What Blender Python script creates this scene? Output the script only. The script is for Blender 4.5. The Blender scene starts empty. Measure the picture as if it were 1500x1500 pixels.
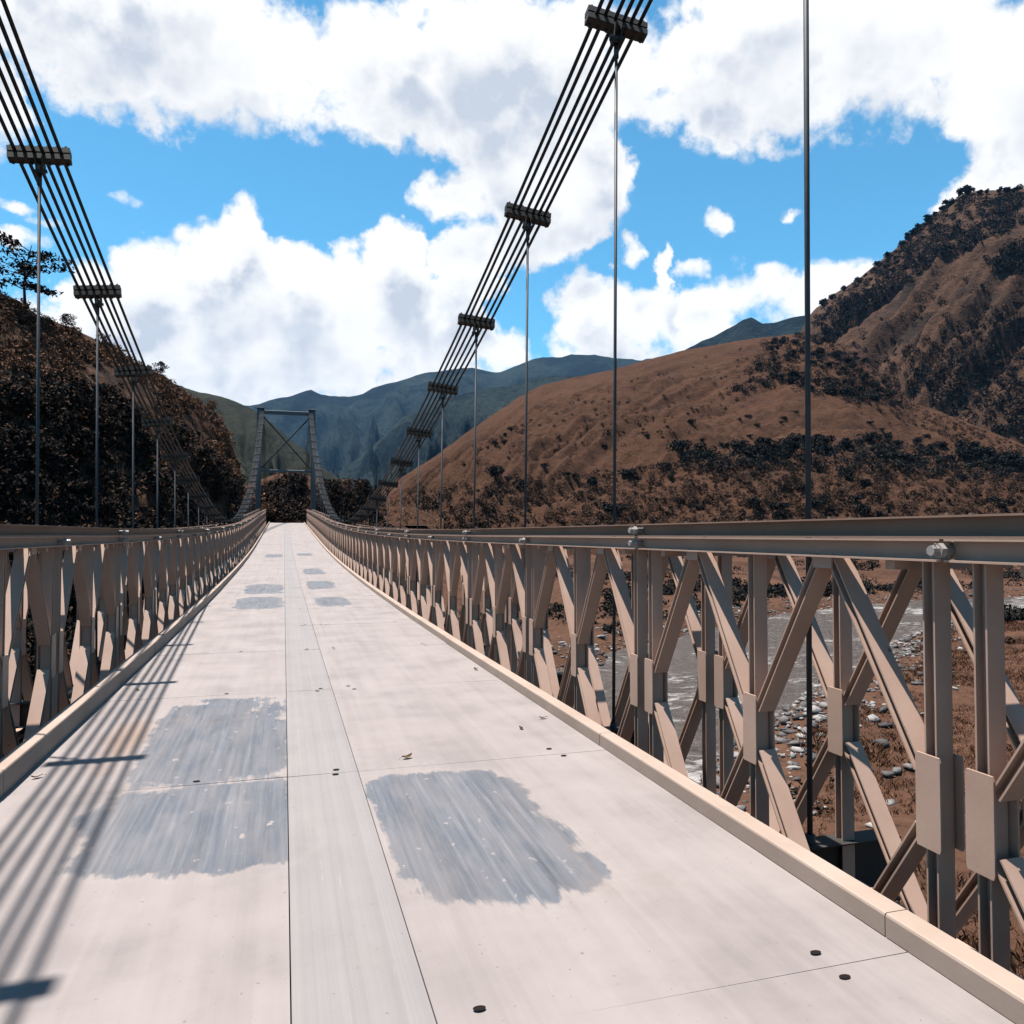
import bpy, math, random
import numpy as np
from mathutils import Vector, Matrix

random.seed(7)
RNG = np.random.default_rng(11)
scene = bpy.context.scene
C = scene.collection
PI = math.pi

# ------------------------------------------------------------------ camera model
F_PX = 1135.0
YAW = math.radians(16.4)
PITCH = math.radians(1.665)
EYE = 1.68
_fh = np.array([math.sin(YAW), math.cos(YAW), 0.0])
_rt = np.array([math.cos(YAW), -math.sin(YAW), 0.0])
_z = np.array([0, 0, 1.0])
_fw = _fh * math.cos(PITCH) + _z * math.sin(PITCH)
_up = -_fh * math.sin(PITCH) + _z * math.cos(PITCH)


def ray(px, py):
    """bearing (azimuth) and tan(elevation) of a sight line, used to survey the hills"""
    d = _fw + _rt * ((px - 750) / F_PX) + _up * ((750 - py) / F_PX)
    h = math.hypot(d[0], d[1])
    return math.atan2(d[0], d[1]), d[2] / h


# ------------------------------------------------------------------ helpers
def link(o, parent=None):
    C.objects.link(o)
    if parent is not None:
        o.parent = parent
    return o


def tag(o, label=None, cat=None, group=None, kind=None):
    if label: o['label'] = label
    if cat: o['category'] = cat
    if group: o['group'] = group
    if kind: o['kind'] = kind
    return o


def empty(name, loc=(0, 0, 0)):
    o = bpy.data.objects.new(name, None)
    o.location = loc
    o.empty_display_size = 0.3
    return link(o)


class MB:
    def __init__(self):
        self.v, self.f, self.mi = [], [], []

    def face_block(self, verts, faces, m=0):
        b = len(self.v)
        self.v.extend([tuple(p) for p in verts])
        for f in faces:
            self.f.append([b + i for i in f])
            self.mi.append(m)

    def extrude(self, prof, p0, p1, s, u, m=0):
        """extrude a closed 2-D outline (a along s, b along u) from p0 to p1"""
        p0, p1, s, u = map(Vector, (p0, p1, s, u))
        n = len(prof)
        vs = [p0 + s * a + u * b for a, b in prof] + [p1 + s * a + u * b for a, b in prof]
        fs = [(i, (i + 1) % n, n + (i + 1) % n, n + i) for i in range(n)]
        fs += [tuple(range(n - 1, -1, -1)), tuple(range(n, 2 * n))]
        self.face_block(vs, fs, m)

    def box(self, c, d, rot=None, m=0):
        x, y, z = d[0] / 2, d[1] / 2, d[2] / 2
        vs = [Vector((sx * x, sy * y, sz * z)) for sz in (-1, 1) for sy in (-1, 1) for sx in (-1, 1)]
        if rot is not None: vs = [rot @ v for v in vs]
        c = Vector(c)
        vs = [c + v for v in vs]
        self.face_block(vs, [(0, 2, 3, 1), (4, 5, 7, 6), (0, 1, 5, 4), (2, 6, 7, 3), (0, 4, 6, 2), (1, 3, 7, 5)], m)

    def tube(self, pts, r, n=8, m=0, caps=True):
        pts = [Vector(p) for p in pts]
        rs = r if isinstance(r, (list, tuple)) else [r] * len(pts)
        rings = []
        a = None
        for i, p in enumerate(pts):
            t = (pts[min(i + 1, len(pts) - 1)] - pts[max(i - 1, 0)]).normalized()
            if a is None:
                a = t.orthogonal().normalized()
            else:
                a = (a - t * a.dot(t)).normalized()
            b = t.cross(a)
            rings.append([p + (a * math.cos(2 * PI * k / n) + b * math.sin(2 * PI * k / n)) * rs[i] for k in range(n)])
        vs = [v for ring in rings for v in ring]
        fs = []
        for i in range(len(pts) - 1):
            for k in range(n):
                fs.append((i * n + k, i * n + (k + 1) % n, (i + 1) * n + (k + 1) % n, (i + 1) * n + k))
        if caps:
            fs.append(tuple(range(n - 1, -1, -1)))
            fs.append(tuple((len(pts) - 1) * n + k for k in range(n)))
        self.face_block(vs, fs, m)

    def mesh(self, name, mats, smooth=False):
        me = bpy.data.meshes.new(name)
        me.from_pydata(self.v, [], self.f)
        for m in (mats if isinstance(mats, (list, tuple)) else [mats]):
            me.materials.append(m)
        me.polygons.foreach_set('material_index', self.mi)
        if smooth:
            me.polygons.foreach_set('use_smooth', [True] * len(self.f))
        me.update()
        return me

    def build(self, name, mats, parent=None, smooth=False):
        return link(bpy.data.objects.new(name, self.mesh(name, mats, smooth)), parent)


def np_mesh(name, V, Fq, mats, smooth=False):
    """fast mesh from numpy arrays: V (n,3), Fq (m,4) quads or (m,3) triangles"""
    me = bpy.data.meshes.new(name)
    k = Fq.shape[1]
    me.vertices.add(len(V))
    me.vertices.foreach_set('co', V.astype(np.float32).ravel())
    me.loops.add(Fq.size)
    me.loops.foreach_set('vertex_index', Fq.astype(np.int32).ravel())
    me.polygons.add(len(Fq))
    me.polygons.foreach_set('loop_start', np.arange(0, Fq.size, k, dtype=np.int32))
    if smooth:
        me.polygons.foreach_set('use_smooth', np.ones(len(Fq), dtype=bool))
    for m in (mats if isinstance(mats, (list, tuple)) else [mats]):
        me.materials.append(m)
    me.update(calc_edges=True)
    return me


# ------------------------------------------------------------------ numpy noise
_perm = np.random.default_rng(5).random((512, 512))


def vnoise(x, y):
    x = np.asarray(x, float); y = np.asarray(y, float)
    xi = np.floor(x).astype(int); yi = np.floor(y).astype(int)
    xf = x - xi; yf = y - yi
    u = xf * xf * (3 - 2 * xf); v = yf * yf * (3 - 2 * yf)
    g = lambda a, b: _perm[a % 512, b % 512]
    return ((g(xi, yi) * (1 - u) + g(xi + 1, yi) * u) * (1 - v) + (g(xi, yi + 1) * (1 - u) + g(xi + 1, yi + 1) * u) * v) * 2 - 1


def fbm(x, y, o=5, gain=0.5):
    s, a = 0, 1
    x = np.asarray(x, float); y = np.asarray(y, float)
    for i in range(o):
        s = s + a * vnoise(x + 17.3 * i, y - 9.1 * i)
        x = x * 2.03; y = y * 2.03; a *= gain
    return s


def ridged(x, y, o=4):
    s, a = 0, 1
    for i in range(o):
        s = s + a * (1 - np.abs(vnoise(x + 7.7 * i, y + 3.1 * i)) * 2)
        x = x * 2.1; y = y * 2.1; a *= 0.5
    return s


def sstep(a, b, x):
    t = np.clip((np.asarray(x, float) - a) / (b - a), 0, 1)
    return t * t * (3 - 2 * t)


# ------------------------------------------------------------------ materials
KA = 0.31      # paint and soil reflectances below are given on a bright scale


class NT:
    K = KA

    def __init__(self, name):
        self.m = bpy.data.materials.new(name)
        self.m.use_nodes = True
        self.t = self.m.node_tree
        self.b = self.t.nodes['Principled BSDF']

    def n(self, typ, **kw):
        nd = self.t.nodes.new(typ)
        for k, v in kw.items():
            if k in nd.inputs.keys() if isinstance(k, str) else False:
                nd.inputs[k].default_value = v
            else:
                setattr(nd, k, v)
        return nd

    def l(self, a, b):
        self.t.links.new(a, b)

    def math(self, op, a, b=None, c=None, clamp=False):
        nd = self.t.nodes.new('ShaderNodeMath'); nd.operation = op; nd.use_clamp = clamp
        for i, v in enumerate((a, b, c)):
            if v is None: continue
            if isinstance(v, (int, float)): nd.inputs[i].default_value = v
            else: self.l(v, nd.inputs[i])
        return nd.outputs[0]

    def vmath(self, op, a, b=None):
        nd = self.t.nodes.new('ShaderNodeVectorMath'); nd.operation = op
        for i, v in enumerate((a, b)):
            if v is None: continue
            if isinstance(v, (tuple, list)): nd.inputs[i].default_value = v
            else: self.l(v, nd.inputs[i])
        return nd.outputs['Value'] if op in ('LENGTH', 'DOT_PRODUCT') else nd.outputs[0]

    def noise(self, vec, scale, detail=4, rough=0.55):
        nd = self.t.nodes.new('ShaderNodeTexNoise')
        nd.inputs['Scale'].default_value = scale
        nd.inputs['Detail'].default_value = detail
        nd.inputs['Roughness'].default_value = rough
        if vec is not None: self.l(vec, nd.inputs['Vector'])
        return nd.outputs['Fac']

    def smooth(self, v, a, b):
        nd = self.t.nodes.new('ShaderNodeMapRange'); nd.interpolation_type = 'SMOOTHSTEP'
        self.l(v, nd.inputs['Value'])
        nd.inputs['From Min'].default_value = a; nd.inputs['From Max'].default_value = b
        return nd.outputs[0]

    def ramp(self, fac, stops):
        nd = self.t.nodes.new('ShaderNodeValToRGB')
        e = nd.color_ramp.elements
        while len(e) < len(stops): e.new(0.5)
        for el, (p, c) in zip(e, stops):
            el.position = p; el.color = (*[v * self.K for v in c], 1)
        self.l(fac, nd.inputs[0])
        return nd.outputs[0]

    def mix(self, fac, a, b, blend='MIX'):
        nd = self.t.nodes.new('ShaderNodeMix'); nd.data_type = 'RGBA'; nd.blend_type = blend
        for sock, v in ((nd.inputs[0], fac), (nd.inputs[6], a), (nd.inputs[7], b)):
            if isinstance(v, (int, float)): sock.default_value = v
            elif isinstance(v, tuple): sock.default_value = (*[c * self.K for c in v], 1)
            else: self.l(v, sock)
        return nd.outputs[2]

    def pos(self):
        return self.t.nodes.new('ShaderNodeNewGeometry').outputs['Position']

    def obj(self):
        return self.t.nodes.new('ShaderNodeTexCoord').outputs['Object']

    def bump(self, h, strength, dist=0.05):
        nd = self.t.nodes.new('ShaderNodeBump')
        nd.inputs['Strength'].default_value = strength
        nd.inputs['Distance'].default_value = dist
        self.l(h, nd.inputs['Height'])
        self.l(nd.outputs[0], self.b.inputs['Normal'])

    def set(self, base=None, rough=None, metal=None, spec=None):
        for k, v in (('Base Color', base), ('Roughness', rough), ('Metallic', metal), ('Specular IOR Level', spec)):
            if v is None: continue
            if isinstance(v, tuple): self.b.inputs[k].default_value = (*[c * self.K for c in v], 1)
            elif isinstance(v, (int, float)): self.b.inputs[k].default_value = v
            else: self.l(v, self.b.inputs[k])
        return self.m


def steel_mat(name, c1, c2, rust, rough=0.5, scale=5.0, rust_amt=0.68):
    t = NT(name)
    p = t.pos()
    col = t.ramp(t.noise(p, scale, 5, 0.6), [(0.3, c1), (0.7, c2)])
    spots = t.smooth(t.noise(p, scale * 4.5, 6, 0.7), rust_amt, rust_amt + 0.07)
    col = t.mix(spots, col, rust)
    t.bump(t.noise(p, 60, 3), 0.12, 0.004)
    return t.set(col, rough, 0.0, 0.22)


M = {}
M['paint'] = steel_mat('cream_bridge_paint', (0.74, 0.495, 0.385), (0.90, 0.63, 0.50), (0.26, 0.13, 0.075), 0.5, 2.2, 0.655)
M['chord'] = steel_mat('shaded_chord_paint', (0.44, 0.275, 0.20), (0.56, 0.36, 0.275), (0.22, 0.12, 0.08), 0.5, 2.0, 0.67)  # darker copy of the cream paint, shade of the webs put into it
M['kerbpaint'] = steel_mat('dusty_kerb_paint', (0.60, 0.46, 0.375), (0.74, 0.585, 0.49), (0.32, 0.21, 0.15), 0.6, 1.8, 0.66)
M['pin'] = steel_mat('bare_pin_steel', (0.55, 0.50, 0.46), (0.72, 0.66, 0.62), (0.3, 0.17, 0.1), 0.38, 14, 0.66)
M['cable'] = steel_mat('dark_wire_rope', (0.012, 0.013, 0.016), (0.03, 0.03, 0.035), (0.06, 0.045, 0.035), 0.55, 6)
M['clamp'] = steel_mat('greasy_clamp_steel', (0.045, 0.04, 0.035), (0.10, 0.085, 0.07), (0.2, 0.14, 0.09), 0.6, 14, 0.62)
M['rod'] = steel_mat('galvanised_rod', (0.06, 0.07, 0.085), (0.105, 0.12, 0.14), (0.12, 0.10, 0.085), 0.6, 8, 0.7)
M['tower'] = steel_mat('grey_tower_paint', (0.15, 0.19, 0.22), (0.21, 0.25, 0.285), (0.18, 0.13, 0.1), 0.5, 0.6, 0.68)
M['under'] = steel_mat('dark_underdeck_steel', (0.05, 0.045, 0.042), (0.085, 0.075, 0.07), (0.12, 0.07, 0.05), 0.7, 2)


def deck_mat():
    t = NT('worn_deck_plate')
    p = t.pos()
    warp = t.noise(p, 3.4, 6, 0.62)
    warp2 = t.noise(p, 1.1, 4, 0.6)
    sep = t.n('ShaderNodeSeparateXYZ'); t.l(p, sep.inputs[0])
    x, y = sep.outputs[0], sep.outputs[1]
    ragged = t.math('ADD', t.math('MULTIPLY', t.math('SUBTRACT', warp, 0.5), 0.9), t.math('MULTIPLY', t.math('SUBTRACT', warp2, 0.5), 1.5))
    # bare areas scraped by wheels: centre x, centre y, half size x, half size y (metres on the deck)
    patches = [(-0.50, 7.0, 0.66, 1.52), (-0.46, 4.88, 0.70, 0.80), (1.05, 4.45, 0.56, 1.15),
               (-0.55, 19.6, 0.62, 1.7), (-0.52, 23.8, 0.60, 1.9), (1.15, 19.4, 0.46, 1.35), (1.10, 24.9, 0.48, 1.8),
               (1.12, 31.5, 0.45, 1.9), (-0.5, 43.0, 0.5, 1.6), (1.1, 44.0, 0.45, 1.4)]
    tot = None
    for cx, cy, hx, hy in patches:
        dx = t.math('DIVIDE', t.math('ABSOLUTE', t.math('SUBTRACT', x, cx)), hx)
        dy = t.math('DIVIDE', t.math('ABSOLUTE', t.math('SUBTRACT', y, cy)), hy)
        d4 = t.math('ADD', t.math('POWER', dx, 4.0), t.math('POWER', dy, 5.0))
        v = t.math('SUBTRACT', 1.0, d4)
        tot = v if tot is None else t.math('MAXIMUM', tot, v)
    sv = t.vmath('MULTIPLY', p, (34.0, 0.7, 1.0))
    streak = t.noise(sv, 1.0, 5, 0.65)
    sv2 = t.vmath('MULTIPLY', p, (9.0, 0.35, 1.0))
    streak2 = t.noise(sv2, 1.0, 3, 0.6)
    m = t.math('ADD', tot, t.math('MULTIPLY', ragged, 1.35))
    m = t.math('ADD', m, t.math('MULTIPLY', t.math('SUBTRACT', t.math('ADD', t.math('MULTIPLY', streak, 0.5), t.math('MULTIPLY', streak2, 0.5)), 0.5), 1.5))
    mask = t.smooth(m, 0.28, 0.52)
    rim = t.math('MULTIPLY', t.smooth(m, 0.02, 0.3), t.math('SUBTRACT', 1.0, mask))
    bare = t.ramp(t.math('ADD', t.math('MULTIPLY', streak, 0.65), t.math('MULTIPLY', streak2, 0.35)),
                  [(0.30, (0.085, 0.098, 0.125)), (0.46, (0.15, 0.168, 0.205)), (0.60, (0.225, 0.245, 0.285)), (0.72, (0.42, 0.405, 0.41))])
    dusty = t.ramp(t.math('ADD', t.math('MULTIPLY', t.noise(p, 1.3, 6, 0.6), 0.7), t.math('MULTIPLY', streak2, 0.3)),
                   [(0.28, (0.32, 0.280, 0.272)), (0.5, (0.465, 0.408, 0.395)), (0.72, (0.55, 0.485, 0.465))])
    # the narrow middle strip is a cleaner plate with drawn lines
    strip = t.math('MULTIPLY', t.math('GREATER_THAN', x, 0.035), t.math('LESS_THAN', x, 0.522))
    sv3 = t.vmath('MULTIPLY', p, (26.0, 0.05, 1.0))
    stripcol = t.ramp(t.noise(sv3, 1.0, 3, 0.7), [(0.3, (0.30, 0.305, 0.32)), (0.6, (0.41, 0.395, 0.395))])
    col = t.mix(strip, dusty, t.mix(0.6, dusty, stripcol))
    col = t.mix(t.math('MULTIPLY', rim, 0.12), col, (0.62, 0.53, 0.475))
    notstrip = t.math('SUBTRACT', 1.0, strip)
    chips = t.smooth(t.noise(t.vmath('MULTIPLY', p, (1.0, 0.6, 1.0)), 11.0, 3, 0.6), 0.66, 0.70)
    wash = t.smooth(t.noise(t.vmath('MULTIPLY', p, (5.0, 1.1, 1.0)), 1.0, 5, 0.65), 0.36, 0.60)     # dust blown back over the bare steel
    bm = t.math('MULTIPLY', t.math('MULTIPLY', mask, notstrip), t.math('SUBTRACT', 1.0, chips))
    bm = t.math('MULTIPLY', bm, t.math('SUBTRACT', 1.0, t.math('MULTIPLY', wash, 0.25)))
    col = t.mix(bm, col, bare)
    # tyre tracks and smudges of mud along the wheel paths
    trk = None
    for cx in (-0.95, -0.18, 0.72, 1.52):
        g_ = t.math('SUBTRACT', 1.0, t.math('DIVIDE', t.math('ABSOLUTE', t.math('SUBTRACT', x, cx)), 0.28), None, True)
        trk = g_ if trk is None else t.math('MAXIMUM', trk, g_)
    trk = t.math('MULTIPLY', trk, t.smooth(t.noise(t.vmath('MULTIPLY', p, (7.0, 0.25, 1.0)), 1.0, 4, 0.65), 0.42, 0.70))
    col = t.mix(t.math('MULTIPLY', trk, 0.45), col, (0.34, 0.295, 0.275))
    stain = t.smooth(t.noise(p, 0.9, 7, 0.72), 0.56, 0.68)
    col = t.mix(t.math('MULTIPLY', stain, 0.30), col, (0.36, 0.29, 0.25))
    scr = t.smooth(t.noise(t.vmath('MULTIPLY', p, (60.0, 1.6, 1.0)), 1.0, 3, 0.6), 0.68, 0.74)
    col = t.mix(t.math('MULTIPLY', scr, 0.35), col, (0.70, 0.63, 0.60))
    grit = t.smooth(t.noise(p, 34.0, 2, 0.5), 0.715, 0.745)
    col = t.mix(t.math('MULTIPLY', grit, 0.55), col, (0.16, 0.11, 0.09))
    # ochre rust stain beside the scraped plates
    rs = t.math('SUBTRACT', 1.0, t.vmath('LENGTH', t.vmath('MULTIPLY', t.vmath('SUBTRACT', p, (-1.22, 6.9, 0.0)), (3.6, 0.62, 0.0))))
    rs = t.smooth(t.math('ADD', rs, t.math('MULTIPLY', ragged, 0.8)), 0.1, 0.9)
    col = t.mix(t.math('MULTIPLY', t.math('MULTIPLY', rs, 0.55), t.math('SUBTRACT', 1.0, bm)), col, (0.50, 0.30, 0.19))
    rough = t.math('SUBTRACT', 0.72, t.math('MULTIPLY', bm, 0.22))
    t.bump(t.math('ADD', t.math('MULTIPLY', streak, 0.4), t.math('ADD', t.math('MULTIPLY', bm, -0.6), t.noise(p, 24, 4))), 0.10, 0.01)
    return t.set(col, rough, 0.0, 0.35)


M['deck'] = deck_mat()
t = NT('slot_hole'); M['slot'] = t.set((0.02, 0.014, 0.012), 0.9, 0, 0.1)


def foliage_mat(name, stops, trans=0.15):
    t = NT(name)
    g = t.t.nodes.new('ShaderNodeNewGeometry')
    r = g.outputs['Random Per Island']
    n = t.noise(g.outputs['Position'], 0.16, 3, 0.6)
    f = t.math('ADD', t.math('MULTIPLY', r, 0.55), t.math('MULTIPLY', n, 0.45))
    t.set(t.ramp(f, stops), 0.9, 0, 0.04)
    return t.m


M['leaf_dark'] = foliage_mat('dark_leaves', [(0.25, (0.010, 0.013, 0.015)), (0.50, (0.022, 0.022, 0.022)), (0.66, (0.09, 0.055, 0.038)), (0.82, (0.24, 0.135, 0.085))])  # shade put into the dark leaves; the brown end stands for sunlit ones
M['leaf_brown'] = foliage_mat('brown_leaves', [(0.25, (0.07, 0.042, 0.030)), (0.5, (0.27, 0.140, 0.085)), (0.8, (0.50, 0.275, 0.175))])
M['leaf_hill'] = foliage_mat('hill_bush_leaves', [(0.3, (0.022, 0.026, 0.028)), (0.65, (0.05, 0.048, 0.042)), (0.9, (0.115, 0.078, 0.054))])
M['leaf_wood'] = foliage_mat('forest_leaves', [(0.3, (0.028, 0.028, 0.028)), (0.65, (0.07, 0.058, 0.048)), (0.9, (0.14, 0.092, 0.064))])
M['leaf_scrub'] = foliage_mat('scrub_leaves', [(0.3, (0.05, 0.035, 0.027)), (0.55, (0.15, 0.088, 0.060)), (0.9, (0.28, 0.165, 0.11))])
M['grass'] = foliage_mat('dry_grass', [(0.25, (0.10, 0.050, 0.030)), (0.5, (0.27, 0.125, 0.070)), (0.85, (0.44, 0.24, 0.15))])
M['bark'] = steel_mat('bark', (0.03, 0.025, 0.02), (0.065, 0.052, 0.042), (0.09, 0.07, 0.05), 0.9, 6)


def stone_mat():
    t = NT('river_stone')
    g = t.t.nodes.new('ShaderNodeNewGeometry')
    f = t.math('ADD', t.math('MULTIPLY', g.outputs['Random Per Island'], 0.7), t.math('MULTIPLY', t.noise(g.outputs['Position'], 3, 4), 0.3))
    t.bump(t.noise(g.outputs['Position'], 9, 4), 0.4, 0.05)
    return t.set(t.ramp(f, [(0.15, (0.07, 0.066, 0.066)), (0.5, (0.20, 0.187, 0.18)), (0.85, (0.60, 0.57, 0.55))]), 0.8, 0, 0.3)


M['stone'] = stone_mat()


def hill_mat(name, c_lo, c_hi, c_dark, scale, dark_scale, dark_cut, bump=0.5, bdist=1.0):
    t = NT(name)
    p = t.pos()
    col = t.ramp(t.math('ADD', t.math('MULTIPLY', t.noise(p, scale, 6, 0.65), 0.6), t.math('MULTIPLY', t.noise(p, scale * 14, 4, 0.65), 0.4)),
                 [(0.34, c_lo), (0.62, c_hi)])
    # patchy scrub; on the mountains the dark also paints in cloud shadow
    dk = t.smooth(t.noise(p, dark_scale, 6, 0.68), dark_cut, dark_cut + 0.12)
    fine = t.smooth(t.noise(p, dark_scale * 22, 5, 0.7), 0.52, 0.64)
    col = t.mix(t.math('MULTIPLY', dk, 0.75), col, c_dark)
    col = t.mix(t.math('MULTIPLY', fine, 0.6), col, c_dark)
    t.bump(t.math('ADD', t.noise(p, scale * 10, 6, 0.7), t.math('MULTIPLY', t.noise(p, scale * 50, 4, 0.7), 0.5)), bump, bdist)
    return t.set(col, 0.95, 0, 0.05)


M['hill_b'] = hill_mat('dry_grass_slope', (0.112, 0.055, 0.033), (0.188, 0.094, 0.057), (0.056, 0.036, 0.026), 0.03, 0.035, 0.60, 0.9, 2.2)
M['hill_a'] = hill_mat('cloud_shaded_slope', (0.105, 0.062, 0.043), (0.185, 0.102, 0.067), (0.045, 0.036, 0.030), 0.012, 0.010, 0.53, 0.9, 4.0)  # cloud shadow over the mountain is put into this brown
M['hill_c'] = hill_mat('far_mountain_slope', (0.016, 0.046, 0.068), (0.115, 0.155, 0.145), (0.008, 0.028, 0.050), 0.0045, 0.0030, 0.46, 1.0, 45.0)  # haze blue, sunlit ridges and cloud shadow are put into these colours
M['hill_e'] = hill_mat('green_ridge_slope', (0.026, 0.033, 0.025), (0.055, 0.058, 0.042), (0.012, 0.018, 0.016), 0.012, 0.014, 0.52, 0.8, 4.0)
M['hill_d'] = hill_mat('thicket_soil', (0.05, 0.033, 0.025), (0.24, 0.130, 0.083), (0.020, 0.018, 0.017), 0.09, 0.12, 0.5, 0.8, 0.6)
M['ground'] = hill_mat('dry_valley_soil', (0.105, 0.055, 0.036), (0.23, 0.118, 0.076), (0.045, 0.031, 0.024), 0.08, 0.07, 0.55, 0.7, 0.5)


def water_mat():
    t = NT('river_water')
    p = t.pos()
    w = t.vmath('MULTIPLY', p, (0.55, 0.9, 1.0))
    n1 = t.noise(w, 0.55, 6, 0.68)
    n2 = t.noise(w, 1.9, 6, 0.7)
    n0 = t.noise(p, 0.09, 3, 0.5)
    foam = t.smooth(t.math('ADD', t.math('ADD', t.math('MULTIPLY', n1, 0.45), t.math('MULTIPLY', n2, 0.55)), t.math('MULTIPLY', t.math('SUBTRACT', n0, 0.5), 0.7)), 0.54, 0.70)
    col = t.ramp(n2, [(0.35, (0.085, 0.066, 0.055)), (0.65, (0.20, 0.162, 0.14))])
    col = t.mix(foam, col, (0.72, 0.69, 0.66))
    t.bump(t.math('ADD', n2, t.math('MULTIPLY', t.noise(w, 6.0, 4, 0.6), 0.35)), 0.9, 0.4)
    return t.set(col, t.math('ADD', 0.30, t.math('MULTIPLY', foam, 0.6)), 0, 0.22)


M['water'] = water_mat()
t = NT('approach_dirt_road'); p_ = t.pos()
t.bump(t.noise(p_, 3, 5), 0.4, 0.05)
M['road'] = t.set(t.ramp(t.noise(p_, 0.8, 6, 0.6), [(0.3, (0.34, 0.27, 0.23)), (0.7, (0.48, 0.39, 0.34))]), 0.95, 0, 0.1)

# ------------------------------------------------------------------ deck profile and cable profile
L = 3.05
J0 = 2.71
Y_END = J0 + L * 33          # 103.36, the far end of the suspended deck


def rise(y):
    if y <= 10: return 0.0
    if y <= 55: return 0.0005 * (y - 10) ** 2
    return 1.0125 + 0.045 * (y - 55)


def cable_h(y):
    return EYE + 0.64 + 0.00392 * (y - 41.8) ** 2


joints = [J0 + L * n for n in range(-5, 34)]     # panel joints along the bridge

# ------------------------------------------------------------------ bridge deck (road surface) and kerbs
XL, XR = -1.72, 2.42
mb = MB()
rj = random.Random(3)
for a, b in zip(joints[:-1], joints[1:]):
    a -= 0.12; b -= 0.12
    za, zb = rise(a + 0.12), rise(b + 0.12)
    for x0, x1 in ((XL - 0.10, 0.035), (0.0405, 0.5165), (0.522, XR + 0.10)):
        j = [rj.uniform(-0.0025, 0.0025) for _ in range(4)]
        ya, yb = a + 0.003, b - 0.003
        n = 4
        top, bot = [], []
        for i in range(n + 1):
            f = i / n
            yy = ya + (yb - ya) * f
            zz = za + (zb - za) * f
            top += [(x0, yy, zz + j[0] * (1 - f) + j[1] * f), (x1, yy, zz + j[2] * (1 - f) + j[3] * f)]
        bot = [(p[0], p[1], p[2] - 0.03) for p in top]
        k = len(top)
        fs = []
        for i in range(n):
            fs.append((2 * i, 2 * i + 1, 2 * i + 3, 2 * i + 2))
            fs.append((k + 2 * i, k + 2 * i + 2, k + 2 * i + 3, k + 2 * i + 1))
            fs.append((2 * i, 2 * i + 2, k + 2 * i + 2, k + 2 * i))
            fs.append((2 * i + 1, k + 2 * i + 1, k + 2 * i + 3, 2 * i + 3))
        fs += [(0, k, k + 1, 1), (2 * n, 2 * n + 1, k + 2 * n + 1, k + 2 * n)]
        mb.face_block(top + bot, fs, 0)
    # stringers below
    for xs in np.arange(XL, XR + 0.2, 0.46):
        mb.extrude([(-0.04, -0.2), (0.04, -0.2), (0.04, -0.045), (-0.04, -0.045)], (xs, a, za), (xs, b, zb), (1, 0, 0), (0, 0, 1), 1)
    # lifting slots: dark ovals beside the seams
    if -1 < a < 40:
        for sx, sy in ((0.70, 0.10), (0.73, -0.10), (2.02, 0.12), (2.06, -0.06), (0.36, 0.06), (0.35, -0.07), (-0.55, 0.05)):
            if rj.random() < 0.25: continue
            cx, cy = sx + rj.uniform(-0.04, 0.04), b + sy + rj.uniform(-0.03, 0.03)
            zz = rise(cy + 0.12) + 0.0062
            ring = [(cx + 0.024 * math.cos(q), cy + 0.015 * math.sin(q), zz) for q in np.linspace(0, 2 * PI, 14, endpoint=False)]
            mb.face_block(ring, [tuple(range(14))], 2)
deck = mb.build('bridge_deck', [M['deck'], M['under'], M['slot']])
tag(deck, kind='structure')
deck['label'] = 'pale dusty steel deck plates with blue grey scraped patches in the wheel tracks'


def make_kerb(x_in, sgn, label, h=0.10, w=0.11):
    root = empty('kerb', (x_in, 0, 0))
    tag(root, label, 'kerb', 'steel kerbs along the deck edges')
    tk = 0.012
    prof = [(0, 0.004), (0, h - 0.012), (0.004, h - 0.003), (0.012, h), (w, h), (w, h - 0.04), (w - tk, h - 0.04), (w - tk, h - tk), (tk, h - tk), (tk, 0.004)]
    prof = [(sgn * a, b) for a, b in prof]
    if sgn < 0: prof = prof[::-1]
    for i, (a, b) in enumerate(zip(joints[:-1], joints[1:])):
        m_ = MB()
        dx = rj.uniform(-0.004, 0.004)
        m_.extrude(prof, (dx, a + 0.0025, rise(a)), (dx + rj.uniform(-0.003, 0.003), b - 0.0025, rise(b)), (1, 0, 0), (0, 0, 1))
        m_.build('kerb_rail', M['kerbpaint'], root)
    return root


make_kerb(XR, 1, 'cream steel kerb along the right edge of the deck, sunlit')
make_kerb(XL, -1, 'brown steel kerb along the left edge of the deck, its inner face in shade', 0.165, 0.10)

# dry leaves blown onto the deck
t = NT('dry_leaf'); p_ = t.pos()
M['dleaf'] = t.set(t.ramp(t.noise(p_, 40, 3), [(0.35, (0.09, 0.05, 0.03)), (0.65, (0.30, 0.17, 0.09))]), 0.8, 0, 0.1)


def dead_leaf_mesh(seed):
    r_ = random.Random(seed)
    m_ = MB()
    n = 7
    vs = []
    for i in range(n):
        f = i / (n - 1)
        wd = 0.021 * math.sin(PI * min(max(f, 0.03), 0.97)) ** 0.7
        zz = 0.004 + 0.018 * (f - 0.5) ** 2 * 4 * r_.uniform(0.5, 1.0)
        y = (f - 0.5) * 0.085
        vs += [(-wd, y, zz + 0.010), (0, y + 0.002, zz), (wd, y, zz + 0.007 * r_.random())]
    fs = []
    for i in range(n - 1):
        for k in range(2): fs.append((3 * i + k, 3 * i + k + 1, 3 * i + k + 4, 3 * i + k + 3))
    fs_v = [(x, y, z + 0.0012) for x, y, z in vs]
    m_.face_block(vs, fs)
    m_.tube([(0, -0.042, 0.018), (0.004, -0.060, 0.010), (0.010, -0.075, 0.004)], 0.0012, 4)
    return m_.mesh('dead_leaf', M['dleaf'])


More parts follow.
